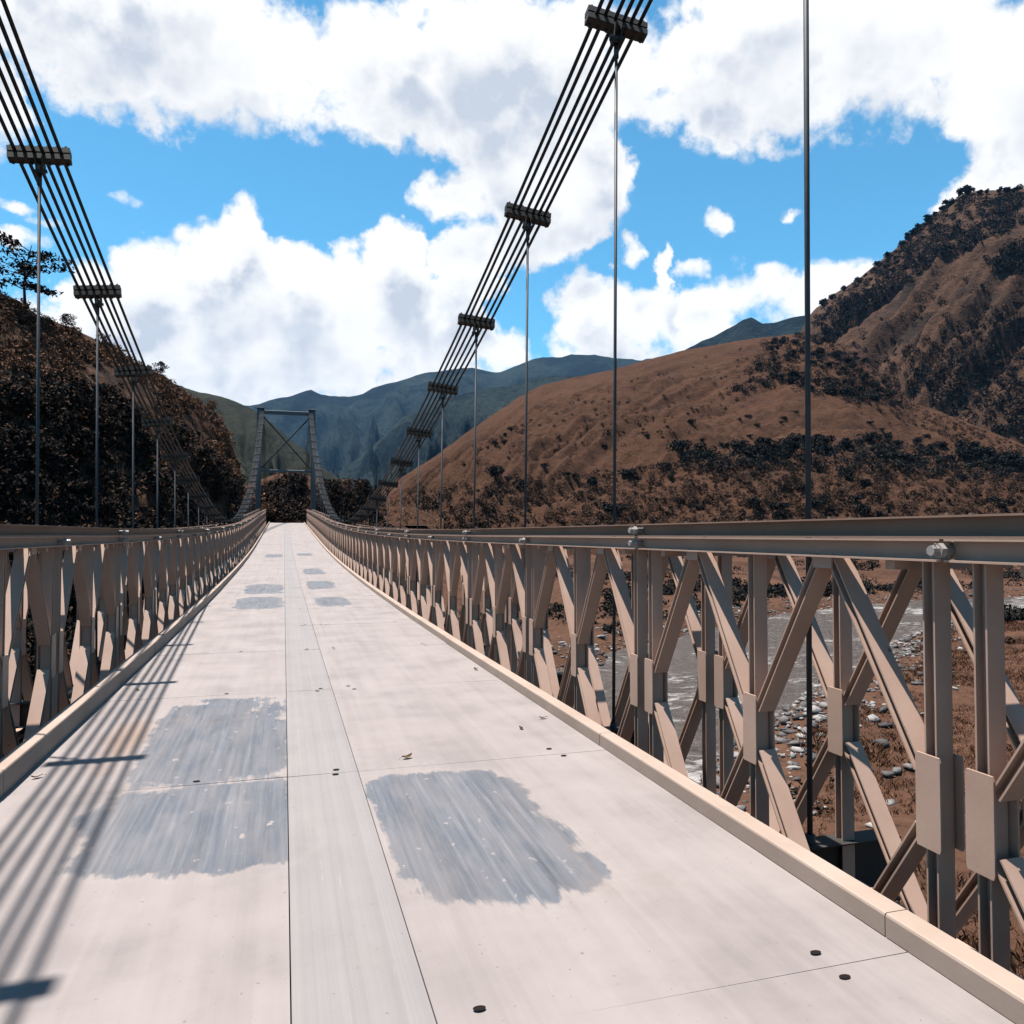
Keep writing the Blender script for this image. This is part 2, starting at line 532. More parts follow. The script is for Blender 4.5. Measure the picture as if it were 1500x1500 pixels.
DL = [dead_leaf_mesh(s) for s in range(4)]
for k, (x, y) in enumerate([(1.98, 6.45), (2.28, 6.75), (2.30, 9.4), (0.9, 5.85), (-1.50, 9.2), (-1.62, 6.1)]):
    o = bpy.data.objects.new('dead_leaf', DL[k % 4]); o.location = (x, y, rise(y) + 0.004); o.rotation_euler = (0, 0, k * 1.7); o.scale = (0.8 + 0.07 * (k % 4),) * 3
    link(o); tag(o, 'small curled brown leaf lying on the pale deck plates', 'leaf', 'dry leaves on the deck')

# ------------------------------------------------------------------ truss girders
ZT, ZB, ZN = 1.61, -0.60, 0.48       # chord centres and node height above the deck
HW = 0.105                            # half width of a chord (two channels back to back)


def channel_prof(sg):
    a0, a1 = 0.04, HW
    p = [(a0, -0.05), (a1, -0.05), (a1, -0.041), (a0 + 0.007, -0.041), (a0 + 0.007, 0.041), (a1, 0.041), (a1, 0.05), (a0, 0.05)]
    return [(a, b) for a, b in p] if sg > 0 else [(-a, b) for a, b in p][::-1]


def add_chord(m_, y0, y1, z):
    for sg in (1, -1):
        m_.extrude(channel_prof(sg), (0, y0, z), (0, y1, z), (1, 0, 0), (0, 0, 1))


def i_prof(d, w):
    tf, tw = 0.009, 0.007
    d, w, q = d / 2, w / 2, tw / 2
    return [(-w, -d), (w, -d), (w, -d + tf), (q, -d + tf), (q, d - tf), (w, d - tf), (w, d), (-w, d), (-w, d - tf), (-q, d - tf), (-q, -d + tf), (-w, -d + tf)]


def add_member(m_, p0, p1, d=0.054, w=0.112):
    t_ = (Vector(p1) - Vector(p0)).normalized()
    s = Vector((1, 0, 0))
    u = t_.cross(s).normalized()
    m_.extrude(i_prof(d, w), p0, p1, s, u)


E = 0.135
posts_y = (E, L / 2, L - E)
apex = ((E + L / 2) / 2, (L / 2 + L - E) / 2)


def post_into(m_, y):
    add_member(m_, (0, y, ZB + 0.05), (0, y, ZT - 0.05), 0.068, 0.092)


def diag_list():
    out = []
    for k, (py_, ap) in enumerate(((posts_y[0], apex[0]), (posts_y[1], apex[0]), (posts_y[1], apex[1]), (posts_y[2], apex[1]))):
        sgn = 1 if ap > py_ else -1
        for zz, zn in ((ZT - 0.045, ZN + 0.13), (ZB + 0.045, ZN - 0.13)):
            out.append(((0, py_ + sgn * 0.066, zn), (0, ap - sgn * 0.045, zz)))
    return out


def plate_into(m_, y, z, w, h, ch=0.0):
    for sx in (1, -1):
        x0, x1 = sx * 0.0575, sx * 0.067
        w2, h2 = w / 2, h / 2
        pr = [(-w2, -h2 + ch), (-w2 + ch * 0.3, -h2), (w2 - ch * 0.3, -h2), (w2, -h2 + ch), (w2, h2 - ch), (w2 - ch * 0.3, h2), (-w2 + ch * 0.3, h2), (-w2, h2 - ch)] if ch else [(-w2, -h2), (w2, -h2), (w2, h2), (-w2, h2)]
        m_.extrude(pr, (min(x0, x1), y, z), (max(x0, x1), y, z), (0, 1, 0), (0, 0, 1))


def chords_into(m_, zs=(ZT, ZB)):
    # two channels back to back, spacer plates between them, male / female lugs at the panel ends
    for z in zs:
        add_chord(m_, 0.012, L - 0.012, z)
        for y in (0.6, 1.2, 1.85, 2.45):
            m_.box((0, y, z), (0.0815, 0.12, 0.06))
        m_.box((0, 0.06, z), (0.026, 0.16, 0.075))
        m_.box((0.024, L - 0.06, z), (0.020, 0.16, 0.075)); m_.box((-0.024, L - 0.06, z), (0.020, 0.16, 0.075))
        for ap in apex:
            plate_into(m_, ap, z + (0.08 if z == ZB else -0.08), 0.15, 0.06)


def pin_into(m_, y, z):
    m_.tube([(-0.165, y, z), (0.165, y, z)], 0.022, 10)
    for sx in (-1, 1):
        m_.tube([(sx * 0.104, y, z), (sx * 0.130, y, z)], 0.034, 6)
        m_.tube([(sx * 0.150, y - 0.012, z + 0.032), (sx * 0.150, y + 0.012, z - 0.034)], 0.004, 5)


mm = MB(); chords_into(mm, (ZT,)); ME_chords = mm.mesh('truss_panel', M['paint'])
mm = MB(); chords_into(mm, (ZB,)); ME_bchord = mm.mesh('bottom_chord', M['paint'])
mm = MB(); post_into(mm, 0); ME_post = mm.mesh('post', M['paint'])
ME_diag = []
for p0, p1 in diag_list():
    mm = MB(); add_member(mm, p0, p1); ME_diag.append(mm.mesh('diagonal', M['paint']))
mm = MB(); plate_into(mm, 0, ZN, 0.138, 0.42, 0.02); ME_node = mm.mesh('node_plate', M['paint'])
mm = MB(); pin_into(mm, 0, ZT); ME_pin = mm.mesh('panel_pin', M['pin'])
mm = MB()
chords_into(mm)
for y in posts_y: post_into(mm, y); plate_into(mm, y, ZN, 0.138, 0.42, 0.02)
for p0, p1 in diag_list(): add_member(mm, p0, p1)
nf = len(mm.f)
pin_into(mm, 0, ZT)
for i in range(nf, len(mm.f)): mm.mi[i] = 1
ME_full = mm.mesh('truss_panel', [M['paint'], M['pin']])
mm = MB(); add_chord(mm, 0.01, 2 * L - 0.01, 0.0)
for y in (0.06, 2 * L - 0.06): mm.box((0, y, 0), (0.03, 0.15, 0.075))
for k in range(1, 8):
    y = k * 2 * L / 8
    for sx in (-1, 1): mm.tube([(sx * 0.066, y, 0.049), (sx * 0.066, y, 0.062)], 0.014, 6)
ME_reinf = mm.mesh('upper_chord', M['chord'])
mm = MB()
pin_into(mm, 0, 0)
ME_upin = mm.mesh('chord_pin', M['pin'])


def put(me, name, parent, loc, slope=0.0):
    o = bpy.data.objects.new(name, me)
    o.location = loc
    o.rotation_euler = (slope, 0, 0)
    return link(o, parent)


def make_girder(x_in, x_out, label):
    root = empty('truss_girder', (0, 0, 0))
    tag(root, label, 'bridge truss', 'truss girders on both sides of the deck')
    for plane, (x, ndet) in enumerate(((x_in, 7), (x_out, 4))):
        det = 0
        for a, b in zip(joints[:-1], joints[1:]):
            if a < -4: continue
            za, zb = rise(a), rise(b)
            sl = math.atan2(zb - za, L)
            if a > -1 and det < ndet:
                det += 1
                pn = put(ME_chords, 'truss_panel', root, (x, a, za), sl)
                put(ME_bchord, 'bottom_chord', pn, (0, 0, 0))
                for y in posts_y:
                    put(ME_post, 'post', pn, (0, y, 0)); put(ME_node, 'node_plate', pn, (0, y, 0))
                for me in ME_diag: put(me, 'diagonal', pn, (0, 0, 0))
                put(ME_pin, 'panel_pin', pn, (0, 0, 0))
            else:
                put(ME_full, 'truss_panel', root, (x, a, za), sl)
        # upper (reinforcing) chord, lengths of two panels
        for n in range(-1, 17):
            a = J0 + L + 2 * L * (n - 1) if True else 0
            b = a + 2 * L
            if a < -4 or b > Y_END + 0.1: continue
            za, zb = rise(a), rise(b)
            sl = math.atan2(zb - za, 2 * L)
            # follow the panels: the mid joint sags below the chord line by a few millimetres only
            oc = put(ME_reinf, 'upper_chord', root, (x, a, za + ZT + 0.1035), sl)
            put(ME_upin, 'chord_pin', oc, (0, 0, 0))
    # bracing frames that tie the two planes together
    lo, hi = min(x_in, x_out), max(x_in, x_out)
    for a in joints[3:20]:
        for dy in (0.36, L - 0.36):
            z = rise(a + dy)
            m_ = MB()
            m_.box(((lo + hi) / 2, a + dy, z + ZT - 0.075), (hi - lo + 0.1, 0.06, 0.045))
            m_.build('bracing_bar', M['paint'], root)
    # transoms carrying the deck reach through below the girder
    return root


GR = make_girder(2.85, 3.48, 'double cream steel truss girder on the right side of the deck, river visible through it')
GL = make_girder(-2.24, -2.97, 'double steel truss girder on the left side of the deck, mostly in shade')

# transoms under the deck (one per panel, where the hangers hold it)
mm = MB()
mm.extrude(i_prof(0.40, 0.16), (-3.25, 0, -0.435), (3.85, 0, -0.435), (0, 1, 0), (0, 0, 1))
ME_tr = mm.mesh('transom', M['under'])
tr = empty('deck_underframe', (0, 0, -0.4))
tag(tr, 'dark steel cross beams under the deck, their ends showing between the truss planes', 'cross beams')
HY = [J0 + L / 2 + L * n for n in range(-4, 33)]
for y in HY:
    o = bpy.data.objects.new('transom', ME_tr); o.location = (0, y, rise(y) + 0.4 - 0.04); link(o, tr)

# ------------------------------------------------------------------ main cables, clamps, hangers
OFF = [(-0.235 + 0.094 * i) for i in range(6)]
mm = MB()
for zz in (0.046, -0.046):
    mm.box((0, 0, zz), (0.66, 0.115, 0.070))
mm.box((0, 0, 0), (0.62, 0.085, 0.05))
ME_clamp = mm.mesh('cable_clamp', M['clamp'])
mm = MB()
for k in range(7):
    x = -0.288 + 0.096 * k
    for yy in (-0.036, 0.036):
        mm.tube([(x, yy, -0.10), (x, yy, 0.112)], 0.010, 6)
        mm.tube([(x, yy, 0.082), (x, yy, 0.098)], 0.019, 6)
        mm.tube([(x, yy, -0.098), (x, yy, -0.082)], 0.019, 6)
ME_cbolts = mm.mesh('clamp_bolts', M['clamp'])
mm = MB()
for sx in (-0.035, 0.035):
    mm.extrude([(-0.09, 0), (0.09, 0), (0.045, -0.19), (-0.045, -0.19)], (sx - 0.008, 0, -0.083), (sx + 0.008, 0, -0.083), (0, 1, 0), (0, 0, 1))
mm.tube([(-0.07, 0, -0.22), (0.07, 0, -0.22)], 0.022, 8)
ME_brack = mm.mesh('hanger_bracket', M['clamp'])
mm = MB()
for zz in (0.046, -0.046): mm.box((0, 0, zz), (0.66, 0.115, 0.070))
mm.box((0, 0, 0), (0.62, 0.085, 0.05))
for k in range(7):
    x = -0.288 + 0.096 * k
    mm.tube([(x, 0, -0.10), (x, 0, 0.112)], 0.014, 5)
mm.box((0, 0, -0.17), (0.09, 0.1, 0.18))
ME_clampfar = mm.mesh('cable_clamp', M['clamp'])

ORD = ['nearest', 'second nearest', 'third nearest', 'fourth nearest', 'fifth nearest', 'sixth nearest', 'seventh nearest', 'eighth nearest', 'ninth nearest', 'tenth nearest', 'eleventh nearest', 'twelfth nearest']


def make_cable(xc, sg, side, ylist, label):
    root = empty('main_cable', (0, 0, 0))
    tag(root, label, 'suspension cable', 'main cables of the suspension bridge')
    roll = -sg * 0.115                       # outer strands hang a little lower
    ys = list(np.linspace(-20.4, 104.0, 90))
    for a in OFF:
        jx, jz, jp = rj.uniform(-0.006, 0.006), rj.uniform(-0.008, 0.008), rj.uniform(0, 6)
        pts = [(xc + a + jx + 0.006 * math.sin(y * 0.5 + jp), y, cable_h(y) + math.tan(roll) * a + jz + 0.008 * math.sin(y * 0.37 + jp * 2)) for y in ys]
        zt = pts[-1][2]
        pts += [(xc + a, 106, zt - 0.35), (xc + a, 150, zt - 18.5)]
        m_ = MB(); m_.tube(pts, 0.0215, 7)
        m_.build('strand', M['cable'], root, smooth=True)
    for y in HY:
        if y < -19: continue
        z = cable_h(y)
        sl = math.atan(2 * 0.00392 * (y - 41.8))
        near = 0 < y < 26
        o = bpy.data.objects.new('cable_clamp', ME_clamp if near else ME_clampfar)
        o.location = (xc, y, z)
        o.rotation_euler = Matrix.Rotation(roll * -1, 3, 'Y').to_euler()
        o.rotation_euler = (Matrix.Rotation(sl, 3, 'X') @ Matrix.Rotation(-roll, 3, 'Y')).to_euler()
        o.rotation_euler.z += rj.uniform(-0.03, 0.03); o.rotation_euler.y += rj.uniform(-0.02, 0.02)
        link(o, root)
        if near:
            for me, nm in ((ME_cbolts, 'clamp_bolts'), (ME_brack, 'hanger_bracket')):
                c = bpy.data.objects.new(nm, me); link(c, o)
    # hanger rods: each hangs from its clamp and is a thing of its own
    k = 0
    for y in HY:
        if y < 1.0: continue
        z1 = cable_h(y) - 0.20
        z0 = rise(y) - 0.32
        if z1 - z0 < 0.3: continue
        xb = xc - sg * 0.06
        m_ = MB()
        m_.tube([(0, 0, 0), (xc - xb, 0, z1 - z0)], 0.0175, 8)
        m_.tube([(0, 0, 0.0), (0.001, 0, 0.10)], 0.034, 8)
        f0 = (z1 - z0 - 0.16) / (z1 - z0); 
        m_.tube([((xc - xb) * f0, 0, z1 - z0 - 0.16), (xc - xb, 0, z1 - z0)], 0.028, 8)
        o = m_.build('hanger_rod', M['rod'], None, smooth=True)
        o.location = (xb, y, z0)
        if k < 12:
            lab = '%s grey steel hanger rod under the %s cable bundle' % (ORD[k], side)
        elif y < 60:
            lab = 'short hanger rod near the low point of the %s cable bundle' % side
        else:
            lab = 'thin distant hanger rod of the %s cable bundle near the far tower' % side
        tag(o, lab, 'hanger rod', 'hanger rods under the %s cable' % side)
        k += 1
    return root


make_cable(3.275, 1, 'right', HY, 'bundle of six dark cables sweeping down on the right of the deck, crossed by clamps')
make_cable(-2.83, -1, 'left', HY, 'bundle of six dark cables sweeping down on the left in front of the dark hillside')

# ------------------------------------------------------------------ far tower
TY = 104.4
tw = empty('bridge_tower', (0.2, TY, -8))
tag(tw, 'grey steel portal tower with crossed braces at the far end of the bridge', 'bridge tower')
ztop = EYE + 16.1


def lbox(p0, p1, w, d, name, mat, n_seams=0):
    m_ = MB()
    p0, p1 = Vector(p0), Vector(p1)
    t_ = (p1 - p0).normalized()
    s = Vector((0, 1, 0)); u = t_.cross(s).normalized()
    b = 0.03
    pr = [(-d / 2 + b, -w / 2), (d / 2 - b, -w / 2), (d / 2, -w / 2 + b), (d / 2, w / 2 - b), (d / 2 - b, w / 2), (-d / 2 + b, w / 2), (-d / 2, w / 2 - b), (-d / 2, -w / 2 + b)]
    m_.extrude(pr, p0, p1, s, u)
    for k in range(n_seams):
        c = p0 + (p1 - p0) * ((k + 1) / (n_seams + 1))
        pr2 = [(a * 1.12, bb * 1.16) for a, bb in pr]
        m_.extrude(pr2, c - t_ * 0.09, c + t_ * 0.09, s, u)
    o = m_.build(name, mat, tw)
    o.matrix_parent_inverse = Matrix.Translation((-0.2, -TY, 8))
    return o


lbox((-3.36, TY, -8), (-3.12, TY, ztop), 0.62, 0.8, 'leg', M['tower'], 6)
lbox((3.82, TY, -8), (3.52, TY, ztop), 0.62, 0.8, 'leg', M['tower'], 6)
lbox((-2.80, TY, ztop - 0.32), (3.20, TY, ztop - 0.32), 0.46, 0.5, 'crossbeam', M['tower'])
lbox((-2.90, TY, EYE + 8.2), (3.32, TY, EYE + 8.2), 0.30, 0.4, 'crossbeam', M['tower'])
lbox((-2.80, TY - 0.1, ztop - 0.75), (3.28, TY - 0.1, EYE + 8.5), 0.15, 0.12, 'brace', M['cable'])
lbox((3.18, TY + 0.12, ztop - 0.75), (-2.86, TY + 0.12, EYE + 8.5), 0.15, 0.12, 'brace', M['cable'])
for x in (-3.0, 3.4):
    lbox((x - 0.45, TY, ztop + 0.12), (x + 0.45, TY, ztop + 0.12), 0.22, 0.9, 'cable_saddle', M['clamp'])

# ------------------------------------------------------------------ valley ground and river
RIV = np.array([(340, 60), (230, 80), (150, 90), (98, 88.5), (65, 78.5), (46, 64.5), (26, 47.5), (6, 32), (-10, 15), (-18, -6), (-22, -40), (-22, -110)], float)
HALF = 9.5


def river_dist(X, Y):
    best = np.full(X.shape, 1e9); side = np.zeros(X.shape)
    for (x0, y0), (x1, y1) in zip(RIV[:-1], RIV[1:]):
        dx, dy = x1 - x0, y1 - y0
        tt = np.clip(((X - x0) * dx + (Y - y0) * dy) / (dx * dx + dy * dy), 0, 1)
        ex, ey = X - (x0 + tt * dx), Y - (y0 + tt * dy)
        d = np.hypot(ex, ey)
        s = dx * ey - dy * ex
        m_ = d < best
        best = np.where(m_, d, best); side = np.where(m_, np.sign(s), side)
    return best, side      # side > 0: camera side of the river


def ground(X, Y):
    X = np.asarray(X, float); Y = np.asarray(Y, float)
    d, side = river_dist(X, Y)
    d = d + 1.6 * fbm(X * 0.11, Y * 0.11, 3)
    z = -9.8 + 2.3 * sstep(HALF - 4, HALF + 3, d)
    near = np.clip((d - HALF - 3), 0, 60) * 0.022
    far = np.clip((d - HALF - 3), 0, 160) * 0.030
    z = z + np.where(side > 0, near, far)
    # terraces on the far bank
    z = z + np.where(side < 0, 0.8 * sstep(34, 38, d) + 0.9 * sstep(58, 62, d), 0)
    # abutments
    z = z + (0 - 0.9 - z) * sstep(-6, -22, Y) * sstep(-30, -12, X)
    ab = sstep(90, 107, Y) * sstep(34, 9, X) * sstep(-60, -20, X)
    z = z + (3.0 - z) * ab
    z = z + 0.28 * fbm(X * 0.25, Y * 0.25, 4) * sstep(HALF - 2, HALF + 4, d) * (1 - 0.8 * ab)
    return z


def grid_sheet(name, x0, x1, y0, y1, nx, ny, fn, mat):
    xs = np.linspace(x0, x1, nx); ys = np.linspace(y0, y1, ny)
    X, Y = np.meshgrid(xs, ys)
    Z = fn(X, Y)
    V = np.stack([X, Y, Z], -1).reshape(-1, 3)
    i = np.arange(nx * ny).reshape(ny, nx)
    Fq = np.stack([i[:-1, :-1], i[:-1, 1:], i[1:, 1:], i[1:, :-1]], -1).reshape(-1, 4)
    return link(bpy.data.objects.new(name, np_mesh(name, V, Fq, mat, True)))


g = grid_sheet('ground', -140, 420, -110, 420, 420, 400, ground, M['ground'])
tag(g, kind='structure')
base = grid_sheet('valley_floor', -9000, 9000, -9000, 9000, 60, 60, lambda X, Y: np.full(X.shape, -14.0), M['ground'])
tag(base, kind='structure')

# water: a ribbon along the channel
rp = []
for (a, b) in zip(RIV[:-1], RIV[1:]):
    for k in range(10): rp.append(a + (b - a) * k / 10)
rp = np.array(rp)
for _ in range(6): rp[1:-1] = (rp[:-2] + 2 * rp[1:-1] + rp[2:]) / 4
tang = np.gradient(rp, axis=0); tang /= np.linalg.norm(tang, axis=1)[:, None]
nrm = np.stack([-tang[:, 1], tang[:, 0]], 1)
V, W = [], np.linspace(-HALF - 7, HALF + 7, 41)
for p, n in zip(rp, nrm):
    for w in W: V.append((p[0] + n[0] * w, p[1] + n[1] * w, -8.55))
V = np.array(V)
V[:, 2] += 0.10 * fbm(V[:, 0] * 0.5, V[:, 1] * 0.5, 3)
nW = len(W); i = np.arange(len(V)).reshape(-1, nW)
Fq = np.stack([i[:-1, :-1], i[:-1, 1:], i[1:, 1:], i[1:, :-1]], -1).reshape(-1, 4)
tag(link(bpy.data.objects.new('river', np_mesh('river', V, Fq, M['water'], True))), kind='structure')

# approach road beyond the bridge
mm = MB()
cx = 0.35
pts = [(cx, 103.2), (cx, 107), (cx + 0.4, 112), (cx + 2.0, 118), (cx + 6, 124), (cx + 13, 129), (cx + 24, 132)]
for (x0, y0), (x1, y1) in zip(pts[:-1], pts[1:]):
    dx, dy = x1 - x0, y1 - y0
    ln = math.hypot(dx, dy); nx_, ny_ = -dy / ln, dx / ln
zr = lambda y: rise(min(y, Y_END)) - 0.01 + 0.0 * y
vs = []
for k, (x, y) in enumerate(pts):
    q0 = pts[max(k - 1, 0)]; q1 = pts[min(k + 1, len(pts) - 1)]
    dx, dy = q1[0] - q0[0], q1[1] - q0[1]; ln = math.hypot(dx, dy)
    nx_, ny_ = dy / ln, -dx / ln
    for w in (-2.1, 0, 2.1): vs.append((x + nx_ * w, y + ny_ * w, rise(Y_END) + 0.02 + (0.04 if w == 0 else 0)))
fs = []
for k in range(len(pts) - 1):
    for w in range(2): fs.append((3 * k + w, 3 * k + w + 1, 3 * k + w + 4, 3 * k + w + 3))
mm.face_block(vs, fs)
tag(mm.build('approach_road', M['road'], None, True), kind='structure')

# ------------------------------------------------------------------ hills
HILLS = {}


class Hill:
    def __init__(self, name, crest, dist, foot, zfoot, mat, nx=260, nt=120, power=1.0, amp=0.0, fscale=0.02, back=0.6, crest_amp=0.0, gully=0.0, gscale=30.0, detail=0.0, dscale=0.2, shear=0.0):
        cp = np.array(crest, float)
        x = np.linspace(cp[0, 0], cp[-1, 0], nx)
        y = np.interp(x, cp[:, 0], cp[:, 1])
        y = y + crest_amp * fbm(x * 0.045, x * 0 + 3.3, 4)
        rr = np.array([ray(a, b) for a, b in zip(x, y)])
        self.px = x
        self.az, self.te = rr[:, 0], rr[:, 1]
        d = np.array(dist, float); f = np.array(foot, float)
        self.rc = np.interp(x, d[:, 0], d[:, 1]); self.rf = np.interp(x, f[:, 0], f[:, 1])
        self.zc = EYE + self.rc * self.te
        self.zf = zfoot
        T = np.concatenate([np.linspace(0, 1, nt), 1 + np.linspace(0, back, 16)[1:]])
        self.T = T
        tt = np.minimum(T, 1)[:, None]
        R = self.rf[None] + (self.rc - self.rf)[None] * T[:, None]
        S = tt ** power
        Z = self.zf + (self.zc[None] - self.zf) * S
        over = np.maximum(T - 1, 0)[:, None]
        Z = Z - (self.zc[None] - self.zf) * over * 0.9
        X = R * np.sin(self.az)[None]; Y = R * np.cos(self.az)[None]
        fade = sstep(0, 0.12, T)[:, None] * (1 - 0.97 * sstep(0.62, 1.0, T)[:, None])
        if amp: Z = Z + amp * fade * fbm(X * fscale, Y * fscale, 6, 0.5)
        if gully:
            # spurs and gullies that run down the fall line, wandering a little
            wob = 0.35 * fbm(X * fscale * 0.7, Y * fscale * 0.7, 3)
            gl = ridged(self.az[None] * gscale - shear * T[:, None] + wob, 0.9 * T[:, None] + 0 * X, 4)
            Z = Z + gully * fade * (gl - 1.0)
        if detail: Z = Z + detail * (0.18 + 0.82 * fade) * fbm(X * dscale, Y * dscale, 4, 0.6)
        self.X, self.Y, self.Z = X, Y, Z
        V = np.stack([X, Y, Z], -1).reshape(-1, 3)
        ny = len(T); i = np.arange(nx * ny).reshape(ny, nx)
        Fq = np.stack([i[:-1, :-1], i[:-1, 1:], i[1:, 1:], i[1:, :-1]], -1).reshape(-1, 4)
        # screen row of every grid node, to look up where a surveyed spot lies on the slope
        dx, dy, dz = X, Y, Z - EYE
        zc_ = dx * _fw[0] + dy * _fw[1] + dz * _fw[2]
        self.SY = 750 - F_PX * (dx * _up[0] + dy * _up[1] + dz * _up[2]) / zc_
        o = link(bpy.data.objects.new(name, np_mesh(name, V, Fq, mat, True)))
        tag(o, kind='structure')

    def at(self, px, py):
        """point of the slope seen in that direction (first hit from the foot up)"""
        c = int(np.clip(np.searchsorted(self.px, px), 1, len(self.px) - 1))
        nt = int((self.T <= 1.0).sum())
        col = self.SY[:nt, c]
        k = np.argmax(col <= py)
        if col[k] > py: return None
        k = max(k, 1)
        f = (col[k - 1] - py) / max(col[k - 1] - col[k], 1e-6)
        f = min(max(f, 0), 1)
        w = (px - self.px[c - 1]) / (self.px[c] - self.px[c - 1])
        w = min(max(w, 0), 1)
        g = lambda A: (A[k - 1, c - 1] * (1 - f) + A[k, c - 1] * f) * (1 - w) + (A[k - 1, c] * (1 - f) + A[k, c] * f) * w
        return g(self.X), g(self.Y), g(self.Z)

    def rand(self, n, tmin=0.0, tmax=1.0, pmin=None, pmax=None):
        nt = int((self.T <= 1.0).sum())
        lo = 0 if pmin is None else int(np.searchsorted(self.px, pmin)); hi = len(self.px) - 2 if pmax is None else int(np.searchsorted(self.px, pmax)) - 1
        k = RNG.integers(int(tmin * nt), max(int(tmax * nt) - 1, 1), n); c = RNG.integers(lo, max(hi, lo + 1), n)
        f = RNG.random(n); w = RNG.random(n)
        g = lambda A: (A[k, c] * (1 - f) + A[k + 1, c] * f) * (1 - w) + (A[k, c + 1] * (1 - f) + A[k + 1, c + 1] * f) * w
        return np.stack([g(self.X), g(self.Y), g(self.Z)], -1)


# far blue range
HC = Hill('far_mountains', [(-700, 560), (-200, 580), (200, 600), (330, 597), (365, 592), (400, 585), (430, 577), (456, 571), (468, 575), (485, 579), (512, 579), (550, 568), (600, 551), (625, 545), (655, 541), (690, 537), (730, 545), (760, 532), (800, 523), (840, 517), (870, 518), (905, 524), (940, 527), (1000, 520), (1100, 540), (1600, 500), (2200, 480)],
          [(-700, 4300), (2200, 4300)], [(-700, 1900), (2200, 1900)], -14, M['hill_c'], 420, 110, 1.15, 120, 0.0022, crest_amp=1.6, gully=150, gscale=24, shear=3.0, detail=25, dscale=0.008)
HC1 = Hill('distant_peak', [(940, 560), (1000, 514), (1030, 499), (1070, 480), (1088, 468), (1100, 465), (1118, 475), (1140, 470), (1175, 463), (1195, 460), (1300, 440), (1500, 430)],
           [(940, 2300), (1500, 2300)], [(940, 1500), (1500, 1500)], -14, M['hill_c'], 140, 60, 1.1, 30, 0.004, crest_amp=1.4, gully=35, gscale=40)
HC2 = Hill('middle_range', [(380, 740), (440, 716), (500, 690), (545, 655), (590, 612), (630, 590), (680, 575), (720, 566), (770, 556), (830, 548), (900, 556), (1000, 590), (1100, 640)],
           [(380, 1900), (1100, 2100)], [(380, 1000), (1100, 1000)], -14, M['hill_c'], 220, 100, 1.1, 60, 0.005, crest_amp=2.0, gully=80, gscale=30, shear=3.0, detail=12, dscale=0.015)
HE = Hill('green_ridge', [(-300, 470), (100, 530), (230, 552), (270, 566), (320, 579), (372, 598), (400, 622), (440, 656), (480, 688), (520, 712), (580, 740), (640, 768)],
          [(-300, 700), (200, 800), (640, 620)], [(-300, 330), (640, 330)], -12, M['hill_e'], 260, 90, 1.1, 12, 0.02, crest_amp=2.2, gully=16, gscale=30, detail=2.0, dscale=0.1)
HA = Hill('right_mountain', [(1080, 640), (1130, 560), (1165, 500), (1182, 466), (1195, 450), (1220, 431), (1260, 405), (1310, 366), (1345, 331), (1385, 300), (1415, 281), (1450, 279), (1500, 276), (1600, 255), (1800, 215), (2200, 190), (2600, 230)],
          [(1080, 900), (2600, 900)], [(1080, 430), (1500, 400), (2600, 380)], -12, M['hill_a'], 420, 170, 1.0, 22, 0.008, crest_amp=1.2, gully=24, gscale=15, detail=3.0, dscale=0.05, shear=8.0)
HB = Hill('brown_hill', [(430, 775), (500, 742), (545, 722), (600, 692), (640, 666), (700, 622), (760, 581), (790, 566), (850, 550), (900, 540), (950, 527), (1000, 514), (1060, 503), (1120, 494), (1180, 489), (1235, 508), (1290, 546), (1335, 588), (1400, 612), (1500, 652), (1650, 690), (1900, 700), (2300, 690)],
          [(430, 190), (600, 265), (800, 400), (1000, 470), (1180, 520), (1300, 480), (1500, 420), (2300, 400)], [(430, 138), (700, 160), (1000, 205), (1500, 250), (2300, 260)], -6.5, M['hill_b'], 480, 200, 0.95, 5.5, 0.022, crest_amp=0.7, gully=2.7, gscale=15, detail=1.1, dscale=0.2, shear=12.0)
HG = Hill('far_bank_mound', [(300, 735), (350, 712), (395, 697), (425, 691), (460, 700), (500, 712), (540, 720), (590, 735), (650, 760)],
          [(300, 165), (650, 170)], [(300, 112), (650, 118)], 0.5, M['hill_b'], 120, 60, 1.0, 1.2, 0.1, crest_amp=1.5, detail=0.5, dscale=0.4)
HD = Hill('left_hillside', [(-1100, 330), (-600, 360), (-200, 400), (0, 430), (30, 443), (60, 463), (100, 477), (140, 497), (170, 508), (200, 533), (240, 549), (270, 573), (300, 592), (326, 610), (336, 640), (348, 676), (358, 715), (366, 765), (374, 800)],
          [(-1100, 75), (-400, 82), (0, 96), (200, 112), (333, 126), (374, 122)], [(-1100, 40), (0, 48), (200, 62), (333, 98), (374, 104)], -9.5, M['hill_d'], 420, 130, 0.9, 1.6, 0.12, crest_amp=1.0, detail=0.5, dscale=0.5)


# ------------------------------------------------------------------ foliage generators
def leaf_quads(centres, size, upbias=0.3, slim=0.5, rng=RNG):
    """one leaf-shaped quad (a pointed diamond) per centre"""
    n = len(centres)
    nrm = rng.normal(size=(n, 3)); nrm[:, 2] += upbias * 2
    nrm /= np.linalg.norm(nrm, axis=1)[:, None]
    a = np.cross(nrm, rng.normal(size=(n, 3))); a /= np.linalg.norm(a, axis=1)[:, None]
    b = np.cross(nrm, a)
    s = (size * rng.uniform(0.55, 1.35, n))[:, None]
    droop = np.zeros((n, 3)); droop[:, 2] = -0.25
    V = np.stack([centres - a * s, centres + b * s * slim + a * s * 0.1, centres + a * s + droop * s, centres - b * s * slim + a * s * 0.1], 1)
    return V.reshape(-1, 3), np.arange(4 * n).reshape(n, 4)


